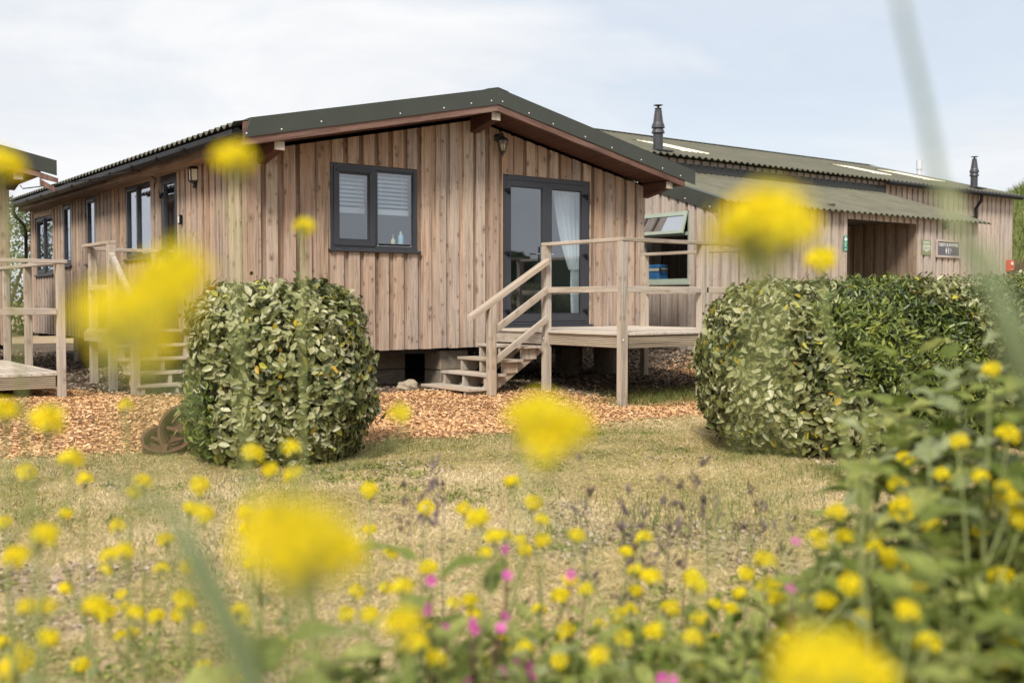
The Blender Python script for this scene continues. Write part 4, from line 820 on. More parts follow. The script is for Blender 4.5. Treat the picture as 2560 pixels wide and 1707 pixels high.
# roofs
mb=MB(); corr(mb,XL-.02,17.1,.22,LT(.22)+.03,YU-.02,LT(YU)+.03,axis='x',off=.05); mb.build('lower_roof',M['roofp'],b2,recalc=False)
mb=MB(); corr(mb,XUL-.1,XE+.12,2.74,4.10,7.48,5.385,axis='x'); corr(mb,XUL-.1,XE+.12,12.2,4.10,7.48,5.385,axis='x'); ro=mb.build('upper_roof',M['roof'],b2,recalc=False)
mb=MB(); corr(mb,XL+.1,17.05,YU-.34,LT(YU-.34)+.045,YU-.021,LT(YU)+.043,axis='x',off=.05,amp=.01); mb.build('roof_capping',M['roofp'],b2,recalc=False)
mb=MB(); 
for s in (-1,1):
    P=[(XUL-.12,7.48,5.425),(XE+.14,7.48,5.425),(XE+.14,7.48+s*.16,5.385),(XUL-.12,7.48+s*.16,5.385)]; mb.hexa(P+[(p[0],p[1],p[2]+.008) for p in P],r=.5)
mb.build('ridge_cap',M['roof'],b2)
def panel(xa,xb,ya,yb):
    s=(5.385-4.10)/(7.48-2.74); mb=MB(); corr(mb,xa,xb,ya,4.10+(ya-2.74)*s,yb,4.10+(yb-2.74)*s,axis='x',lift=.010,th=.004); mb.build('roof_light',M['pale'],ro,recalc=False)
xq=lambda v:round(v/.18)*.18
for (xa,xb,ya,yb) in ((8.6,9.5,3.6,5.5),(11.1,12.1,3.79,5.27),(18.5,19.5,4.2,5.5),(20.9,21.9,4.2,5.7)): panel(xq(xa),xq(xb),ya,yb)
mb=MB(); mb.box(XL-.6,17.19,YU-.06,YU-.030,LT(YU)+.045,3.98,ax=0); fo=mb.build('wall_flashing',M['flash'],b2)
mb=MB(); screws(mb,[(XL+.2+.234*i,YU-.06,3.955) for i in range(36)],(0,-1,0),.018); mb.build('screws',M['black'],fo)
mb=MB(); mb.box(XL+.1,XR,YU-.03,YU-.028,3.4,3.7)
# verge flashing of the lower roof
mb=MB(); xg=XL-.045
P=[(xg,.27,LT(.27)-.19),(xg,YU,LT(YU)-.19),(xg+.01,YU,LT(YU)-.19),(xg+.01,.27,LT(.27)-.19),(xg,.20,LT(.20)+.07),(xg,YU,LT(YU)+.07),(xg+.01,YU,LT(YU)+.07),(xg+.01,.20,LT(.20)+.07)]; mb.hexa(P,r=.5)
P=[(xg,.20,LT(.20)+.072),(xg,YU,LT(YU)+.072),(xg+.2,YU,LT(YU)+.072),(xg+.2,.20,LT(.20)+.072)]; mb.hexa(P+[(p[0],p[1],p[2]+.006) for p in P],r=.5)
vo=mb.build('verge_flashing',M['metal'],b2,bevel=.002); mb=MB(); screws(mb,[(xg,y,LT(y)-.13) for y in (.45,1.02,1.58,2.2)],(-1,0,0),.013); mb.build('screws',M['zinc'],vo)
# gutter and downpipe on the upper eave
mb=MB(); mb.lathe((17.0,2.70,4.03),[(.06,0),(.06,6.2)],8,ax=(1,0,0),cap=True); mb.build('gutter',M['black'],b2)
mb=MB(); mb.tube([(21.17,2.70,3.99),(21.17,2.72,3.85),(21.17,2.86,3.65),(21.17,2.86,.4)],.04,10)
for zz in (3.4,2.0,1.0): mb.lathe((21.17,2.86,zz),[(.052,0),(.052,.05)],10); mb.box(21.05,21.29,2.89,2.92,zz,zz+.04)
mb.build('downpipe',M['black'],b2,smooth=False)
def flue(x,y,z0,sc):
    mb=MB(); p=[(.115,0),(.115,.02),(.10,.03),(.10,.36),(.135,.37),(.115,.44),(.10,.45),(.10,.47),(.135,.475),(.125,.54),(.10,.60),(.075,.80),(.072,.84),(.06,.845),(.06,.865),(.072,.87),(.072,.885),(0,.89)]
    mb.lathe((x,y,z0),[(a*sc*1.12,b*sc*1.08) for a,b in p],16); mb.lathe((x,y,z0+.89*sc*1.08),[(.03,0),(.02,.03),(.10,.055),(0,.062)],14)
    mb.box(x-.25,x+.22,y-.22,y+.2,z0-.02,z0+.005)
    return mb.build('flue',M['flue'],b2)
flue(9.82,3.1,4.20,.87); flue(21.49,3.1,4.22,.80)
mb=MB(); mb.lathe((23.6,6.0,3.0),[(.075,0),(.075,2.15),(.09,2.15),(.09,2.42),(0,2.42)],12); 
vp=tag(mb.build('vent_pipe',M['whitepipe'],None,smooth=False),'white plastic vent pipe standing behind the far end of the shower block roof','vent pipe')
# signs, lamp, alarm
def text(body,size,loc,rotz,mt,parent,name='lettering',sx=1.0,al='CENTER',ext=.0015):
    c=bpy.data.curves.new(name,'FONT'); c.body=body; c.size=size; c.align_x=al; c.align_y='CENTER'; c.extrude=ext; t_=bpy.data.objects.new(name,c); scene.collection.objects.link(t_)
    dg=bpy.context.evaluated_depsgraph_get(); me=bpy.data.meshes.new_from_object(t_.evaluated_get(dg)); bpy.data.objects.remove(t_); me.materials.clear(); me.materials.append(M[mt])
    me.transform(Matrix.Translation(loc)@Matrix.Rotation(rotz,4,'Z')@Matrix.Rotation(R_(90),4,'X')@Matrix.Diagonal((sx,1,1,1)))
    o=bpy.data.objects.new(name,me); return link(o,parent)
YS=YL-.030
def panelsign(name,x0,x1,z0,z1,mt,label,cat): 
    mb=MB(); mb.box(x0,x1,YS-.008,YS,z0,z1); return tag(mb.build(name,M[mt],None),label,cat)
s=panelsign('first_aid_sign',12.035,12.15,2.20,2.49,'aid','narrow green first aid sign with a white cross left of the porch opening','sign')
mb=MB(); mb.box(12.079,12.106,YS-.012,YS-.009,2.375,2.475); mb.box(12.048,12.137,YS-.0125,YS-.009,2.41,2.44); mb.build('white_cross',M['paint'],s)
text('FIRST',.036,(12.0925,YS-.010,2.335),0,'paint',s,sx=.9); text('AID',.036,(12.0925,YS-.010,2.295),0,'paint',s,sx=.9); mb=MB(); mb.box(12.06,12.125,YS-.012,YS-.009,2.225,2.24); mb.build('small_print',M['paint'],s)
s=panelsign('notice',14.68,15.00,2.20,2.50,'olive','olive green please note notice left of the toilets and showers sign','sign')
text('PLEASE NOTE',.048,(14.84,YS-.010,2.455),0,'paint',s,sx=.78); mb=MB()
for i,(a,b) in enumerate(((14.70,14.98),)): mb.box(a,b,YS-.011,YS-.009,2.425,2.429)
for z,hw,h in ((2.392,.12,.010),(2.362,.14,.014),(2.325,.145,.010),(2.297,.125,.010),(2.270,.06,.010)): mb.box(14.84-hw,14.84+hw,YS-.011,YS-.009,z,z+h)
mb.build('small_print',M['paint'],s)
mb=MB(); mb.box(15.18,16.10,YS-.03,YS,2.165,2.205,ax=0); mb.box(15.18,16.10,YS-.03,YS,2.49,2.53,ax=0); mb.box(15.18,15.22,YS-.03,YS,2.205,2.49,ax=2); mb.box(16.06,16.10,YS-.03,YS,2.205,2.49,ax=2)
s=tag(mb.build('toilet_sign',M['clad2'],None),'grey toilets and showers sign in a timber frame right of the porch opening','sign')
mb=MB(); mb.box(15.221,16.059,YS-.016,YS-.004,2.206,2.489); mb.build('sign_panel',M['slate'],s); text('TOILETS & SHOWERS',.098,(15.64,YS-.018,2.425),0,'paint',s,sx=.83)
mb=MB(); yy0,yy1=YS-.019,YS-.0165
for x,dr in ((15.56,1),(15.64,0)):
    mb.lathe((x,yy1,2.352),[(.015,0),(.015,.0025),(0,.0025)],10,ax=(0,-1,0)); wv=.026 if dr else .012
    mb.hexa([(x-wv*(.5 if not dr else .2),yy0,2.24),(x+wv*(.5 if not dr else .2),yy0,2.24),(x+wv*(.5 if not dr else .2),yy1,2.24),(x-wv*(.5 if not dr else .2),yy1,2.24),(x-wv,yy0,2.332),(x+wv,yy0,2.332),(x+wv,yy1,2.332),(x-wv,yy1,2.332)])
mb.box(15.70,15.708,yy0,yy1,2.24,2.355); mb.hexa([(15.708,yy0,2.345),(15.74,yy0,2.345),(15.74,yy1,2.345),(15.708,yy1,2.345),(15.708,yy0,2.355),(15.735,yy0,2.355),(15.735,yy1,2.355),(15.708,yy1,2.355)])
for k in range(3): mb.beam((15.735+.012*k,yy0,2.335-.008*k),(15.752+.022*k,yy0,2.30-.008*k),.006,.003)
mb.build('pictogram',M['paint'],s)
mb=MB(); mb.lathe((15.53,YS,2.84),[(.0,0),(.09,0),(.09,.03),(.075,.07),(.0,.09)],16,ax=(0,-1,0)); tag(mb.build('bulkhead_lamp',M['blackm'],None),'round dark bulkhead lamp under the lower roof, above the toilets sign','wall lamp')
mb=MB(); mb.box(22.86,23.12,YU-.13,YU-.025,2.05,2.36); s=tag(mb.build('alarm_box',M['red'],None,bevel=.01),'red alarm box near the far right corner of the shower block','alarm box')
mb=MB(); mb.lathe((22.99,YU-.131,2.26),[(.05,0),(.045,.015),(0,.02)],12,ax=(0,-1,0)); mb.lathe((22.99,YU-.131,2.11),[(.02,0),(0,.01)],8,ax=(0,-1,0)); mb.build('button',M['white'],s); mb=MB(); mb.tube([(22.99,YU-.05,2.05),(22.99,YU-.05,1.2)],.02,6); mb.build('conduit',M['flash'],s)
# brushwood fence and handrail pipe beyond the far corner
mb=MB(); p0=Vector((23.5,3.2,0)); p1=Vector((30.5,-1.0,0)); n=420
for i in range(n):
    q=p0.lerp(p1,i/n)+Vector((rnd.uniform(-.02,.02),rnd.uniform(-.02,.02),0)); g_=gz(q.x,q.y); mb.beam((q.x,q.y,g_),(q.x+rnd.uniform(-.05,.05),q.y,g_+1.95+rnd.uniform(-.12,.1)),.02,.02,up=(0,1,0))
tag(mb.build('brushwood_fence',M['brush'],None),'dark brown brushwood screen beyond the far right end of the shower block','fence')
mb=MB(); mb.tube([(23.6,2.6,2.80),(26,1.4,2.95),(30,-.8,3.2)],.035,8); mb.tube([(24.5,2.15,2.85),(24.5,2.15,.1)],.03,6); tag(mb.build('handrail_pipe',M['zinc'],None),'grey metal rail above the brushwood screen at the right edge','rail')
# rocks
def rock(c,r,label):
    bm=bmesh.new(); bmesh.ops.create_icosphere(bm,subdivisions=3,radius=1); ph=rnd.uniform(0,9)
    for v in bm.verts:
        q=v.co; k=1+.18*math.sin(q.x*3.1+ph)*math.cos(q.y*2.7+ph)+.10*math.sin(q.z*6+q.x*5+ph); v.co=Vector((q.x*r*1.25*k,q.y*r*.9*k,q.z*r*.72*k))
    me=bpy.data.meshes.new('rock'); bm.to_mesh(me); bm.free(); me.materials.append(M['stone']); o=bpy.data.objects.new('rock',me); o.location=(c[0],c[1],gz(*c)+r*.45); scene.collection.objects.link(o); tag(o,label,'rock','pale rocks at the foot of the cabin')
rock((2.02,-.25),.115,'largest pale rock on the gravel under the cabin wall, right of the left hedge'); rock((2.42,-.35),.05,'small rock just right of the largest rock below the cabin wall'); rock((1.55,-.2),.06,'small pale rock left of the largest rock, beside the left hedge')
for q,r,l in (((2.75,-.2),.03,'tiny pebble nearest the cabin steps'),((2.2,-.55),.03,'tiny pebble in front of the largest rock')): rock(q,r,l)
# rusty rims beside the left hedge
def rim(c,ax,R0,h,label):
    mb=MB(); mb.lathe(c,[(0.0,-h/2+.01),(R0-.012,-h/2+.01)],24,ax=ax,cap=False,r=.1); mb.lathe(c,[(R0,-h/2),(R0+.025,-h/2),(R0+.012,-h/2+.03),(R0+.008,0),(R0+.012,h/2-.03),(R0+.025,h/2),(R0,h/2),(R0-.012,h/2-.03),(R0-.012,-h/2+.03),(R0,-h/2)],36,ax=ax,cap=False)
    q=Vector((0,0,1)).rotation_difference(Vector(ax).normalized())
    for a in (0,2.09,4.19):
        v=q@Vector((math.cos(a),math.sin(a),0)); mb.beam(Vector(c)+v*.02,Vector(c)+v*(R0-.01),.03,.018,up=ax)
    return tag(mb.build('rusty_rim',M['rust'],None),label,'wheel rim')
rim((-2.05,-3.08,.08),(-.22,-.42,.85),.18,.12,'rusty iron rim lying flat on the wood chips left of the hedge'); rim((-1.92,-3.14,.18),(-.80,-.62,.22),.19,.14,'rusty iron rim leaning upright against the left hedge')
# ---------------------------------------------------------------- hedges and trees
def sup(n,p,half,rotz,c,inset,cut=-.95):
    out=np.zeros((0,3)); nr=np.zeros((0,3))
    d=NR.normal(0,1,(n*3,3)); d/=np.linalg.norm(d,axis=1)[:,None]
    rr=1/(np.abs(d)**p).sum(1)**(1/p); k=NR.random(len(d))<np.clip(rr**3/3.2,0,1); d=d[k][:n]; rr=rr[k][:n]
    P=d*rr[:,None]; N_=np.sign(P)*np.abs(P)**(p-1)/np.array(half); N_/=np.linalg.norm(N_,axis=1)[:,None]
    P=P*np.array(half); b=.035*np.sin(P[:,0]*5+c[0])*np.sin(P[:,1]*6+1)+.03*np.sin(P[:,2]*7+P[:,0]*4)+.02*np.sin(P[:,0]*17+P[:,2]*13)
    P=P+N_*(b-inset*NR.random(len(P))**1.6+.05*np.clip(NR.normal(0,1,len(P))-1.1,0,1.6))[:,None]
    cs,sn=math.cos(rotz),math.sin(rotz); Rm=np.array([[cs,-sn,0],[sn,cs,0],[0,0,1]]); return P@Rm.T+np.array(c),N_@Rm.T
def leafset(P,N_,ln,wr,droop=.3,spread=.8,fold=.12):
    n=len(P); tan=np.cross(N_,NR.normal(0,1,(n,3))); tan/=np.linalg.norm(tan,axis=1)[:,None]
    d=tan+N_*NR.uniform(.0,.9,n)[:,None]+np.array([0,0,1])*NR.uniform(-droop,.7,n)[:,None]
    nr=N_+NR.normal(0,spread*.55,(n,3))+np.array([0,0,.35]); l=ln*NR.uniform(.6,1.25,n)
    return quads(P-d/np.linalg.norm(d,axis=1)[:,None]*l[:,None]*.3,d,nr,l,l*wr*NR.uniform(.85,1.15,n),fold,.12)
def clumpfield(P,s,ph): return (np.sin(P[:,0]*s+ph)*np.sin(P[:,1]*s*1.2+ph*2)+np.sin(P[:,2]*s*1.3+P[:,0]*s*.7+ph*3))/2
def twigs(P,N_,k,mt,parent,ln=.16):
    mb=MB(); idx=NR.choice(len(P),k,replace=False)
    for i in idx:
        p=Vector(P[i]); nn=Vector(N_[i]); d=(nn*.5+Vector(NR.normal(0,.6,3))+Vector((0,0,.5))).normalized(); mb.tube([p-nn*.12,p-nn*.02+d*ln*.4,p+d*ln],[.003,.0022,.001],3)
    mb.build('twigs',M['twig'],parent)
def hedge(name,label,c,half,rotz,n,ln=.079,green=None,p=5,cat='hedge',mt='elae',ntw=160,core=.8):
    e=empty(name,(c[0],c[1],gz(c[0],c[1])),label,cat,None); cc=(c[0],c[1],c[2])
    P,N_=sup(n,p,half,rotz,cc,.20); P=P[P[:,2]>gz(c[0],c[1])+.02] if False else P
    k=(P[:,2]>gz(c[0],c[1])+.03); P=P[k];N_=N_[k]
    if green is not None:
        gk=green(P)+NR.normal(0,.10,len(P))>0
        Pg,Ng=P[gk],N_[gk]; Pe,Ne=P[~gk],N_[~gk]
        r_=NR.integers(0,len(Pg),int(len(Pg)*1.3)); Pg=np.concatenate([Pg,Pg[r_]+NR.normal(0,.03,(len(r_),3))]); Ng=np.concatenate([Ng,Ng[r_]])
        V,F=leafset(Pg,Ng,ln*.85,.30,.0,1.0,.08); rv=np.clip(NR.random(len(Pg))*.75+.18*clumpfield(Pg,6,1)+.05,0,1)
        npmesh('green_foliage',V,F,[M['euon']],np.repeat(rv,2),e)
    else: Pe,Ne=P,N_
    V,F=leafset(Pe,Ne,ln,.52,.35,.75); u=NR.random(len(Pe)); rv=np.clip(np.where(u>.965,.92+.08*NR.random(len(u)),u*.80+.16*clumpfield(Pe,5,2)),0,1)
    npmesh('silver_foliage' if mt=='elae' else 'foliage',V,F,[M[mt]],np.repeat(rv,2),e)
    # leafy core: dense inner twig mass
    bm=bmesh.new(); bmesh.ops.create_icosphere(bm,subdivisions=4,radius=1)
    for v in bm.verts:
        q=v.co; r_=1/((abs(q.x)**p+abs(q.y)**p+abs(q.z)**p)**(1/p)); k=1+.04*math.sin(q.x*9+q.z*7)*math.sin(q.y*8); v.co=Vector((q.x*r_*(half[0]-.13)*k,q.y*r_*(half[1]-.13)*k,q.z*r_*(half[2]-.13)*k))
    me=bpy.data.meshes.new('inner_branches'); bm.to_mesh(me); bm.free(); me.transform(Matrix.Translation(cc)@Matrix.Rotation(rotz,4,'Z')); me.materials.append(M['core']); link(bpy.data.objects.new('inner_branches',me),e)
    if ntw: twigs(P,N_,ntw,None,e)
    return e
vy=-R_(37.09)
def gr1(P):
    s=(P[:,0]+1.55)*RT[0]+(P[:,1]+3.95)*RT[1]; return np.minimum(-.28-s-.0*P[:,2],.62-P[:,2])*1.6+.1*clumpfield(P,5,1)
hedge('hedge','clipped box-shaped silvery hedge in front of the cabin corner, with the rusty rims beside it',(-1.41,-3.90,.66),(.70,.66,.755),vy,17000,green=gr1,p=3.3)
def gr2(P):
    s=(P[:,0]-2.6)*RT[0]+(P[:,1]+6.3)*RT[1]; q=(P[:,0]-2.6)*FW[0]+(P[:,1]+6.3)*FW[1]
    return .55-np.abs(s-.42-.35*(1-P[:,2]))-.15*(P[:,2]>1.25)+.35*clumpfield(P,4,3)-.25*(q>.6)
hedge('hedge','large rounded hedge, half silvery and half dark green, nearest the camera on the right',(2.76,-6.20,.66),(1.17,.98,.76),vy,31000,green=gr2,p=3.4)
hedge('hedge','second clipped hedge behind the large right one, its pale top below the first aid sign',(4.9,-4.9,.68),(.95,1.0,.79),vy-.1,30000,ln=.055,green=lambda P:.4-np.abs(P[:,0]-4.5)+.3*clumpfield(P,5,1)-.2,p=3.5,ntw=60)
hedge('hedge','third hedge with a fine pale top at the right, below the toilets and showers sign',(7.9,-5.0,.74),(1.5,1.0,.84),vy,30000,ln=.05,p=3,ntw=40)
hedge('hedge','hedge closing the right edge of the view beyond the tall leafy weeds',(4.75,-7.35,.66),(1.0,1.1,.80),vy,30000,ln=.06,p=3.4,green=lambda P:clumpfield(P,3,2)-.1,ntw=60)
hedge('shrub','small dark green shrub between the deck corner post and the big right hedge',(7.35,-1.9,.75),(.42,.4,.62),0,7000,ln=.035,mt='euon',p=2.4,ntw=20,cat='shrub')
def bush(label,c,half,n,mt,ln,cat='bush',name='bush',ntw=0,wr=.5):
    e=empty(name,(c[0],c[1],gz(c[0],c[1])),label,cat); P,N_=sup(n,2.2,half,rnd.uniform(0,3),(0,0,0),.45*min(half)); P=P*(1+.16*np.sin(P[:,0]*2.6+c[0])*np.cos(P[:,2]*3.1+c[1]))[:,None]+np.array(c)
    V,F=leafset(P,N_,ln,wr,.2,1.2); rv=np.clip(NR.random(len(P))*.8+.25*clumpfield(P,2.5,c[0]),0,1); npmesh('foliage',V,F,[M[mt]],np.repeat(rv,2),e)
    t=MB(); 
    for k in range(5):
        a=k*1.3; t.tube([(c[0],c[1],gz(c[0],c[1])-.1),(c[0]+.3*half[0]*math.cos(a),c[1]+.3*half[1]*math.sin(a),c[2]),(c[0]+.6*half[0]*math.cos(a),c[1]+.6*half[1]*math.sin(a),c[2]+half[2]*.6)],[.07,.05,.015],6)
    t.build('stems',M['twig'],e); return e
bush('hawthorn bush with white blossom in the gap between the two cabins',(-.9,21.0,1.9),(2.6,1.6,2.1),16000,'tree',.10)
bush('tall dark hedge tree behind the gap between the two cabins',(2.2,25.0,1.9),(3.2,1.8,2.6),12000,'tree',.12,'tree','tree')
for k,(x,y,h) in enumerate(((27.5,1.6,1.5),(29.8,.2,1.7),(32.4,-1.2,1.8),(31.0,3.0,1.6),(35.5,1.5,1.9))):
    lab=('gorse bush with yellow flowers just beyond the far corner of the shower block','second gorse bush right of the shower block corner, above the grey rail','gorse bush at the right edge above the brushwood screen','gorse bush on the foot of the grassy hill behind the vent pipe','gorse bush highest on the grassy hill at the right edge')[k]
    bush(lab,(x,y,gz(x,y)+h*.75),(1.5,1.3,h),9000,'gorse',.07,'gorse bush','gorse_bush',wr=.35)
bush('long low tree line far left, past the neighbouring cabin',(-14,27,1.2),(9,2,2.2),9000,'tree',.2,'hedgerow','hedgerow')
# rough grass on the hill
n=60000; x=NR.uniform(30,60,n); y=NR.uniform(4,26,n); z=gh(x,y); k=z>.6; x,y,z=x[k],y[k],z[k]; n=len(x)
V,F=blades(np.stack([x,y,z],1),NR.uniform(.25,.7,n),NR.uniform(.02,.05,n),NR.uniform(.2,.9,n)); tag(npmesh('grass',V,F,[M['green']],np.repeat(NR.random(n),2)),'rough green grass on the hill behind the shower block','grass',kind='stuff')
# trees on the far side of the field behind the viewpoint (mirrored in the panes)
def btree(x,y,h,label):
    e=empty('tree',(x,y,gz(x,y)),label,'tree','trees across the field, mirrored in the cabin panes'); z0=gz(x,y); P,N_=sup(2600,2.2,(h*.45,h*.45,h*.38),0,(0,0,0),h*.2); P=P+np.array([x,y,z0+h*.6]); V,F=leafset(P,N_,.55,.6,.2,1.2)
    npmesh('crown',V,F,[M['tree']],np.repeat(np.clip(NR.random(len(P))*.6,0,1),2),e); t=MB(); t.tube([(x,y,z0-.2),(x,y,z0+h*.4),(x+.2,y,z0+h*.8)],[.3,.22,.06],7); t.build('trunk',M['twig'],e)
for i in range(16):
    a=-math.pi*.5+(i-7.5)*.17+rnd.uniform(-.05,.05); r_=rnd.uniform(52,70); x=-5+r_*math.cos(a); y=-12+r_*math.sin(a); btree(x,y,rnd.uniform(2.6,4.4),'leafy tree in the row across the field behind the viewpoint')
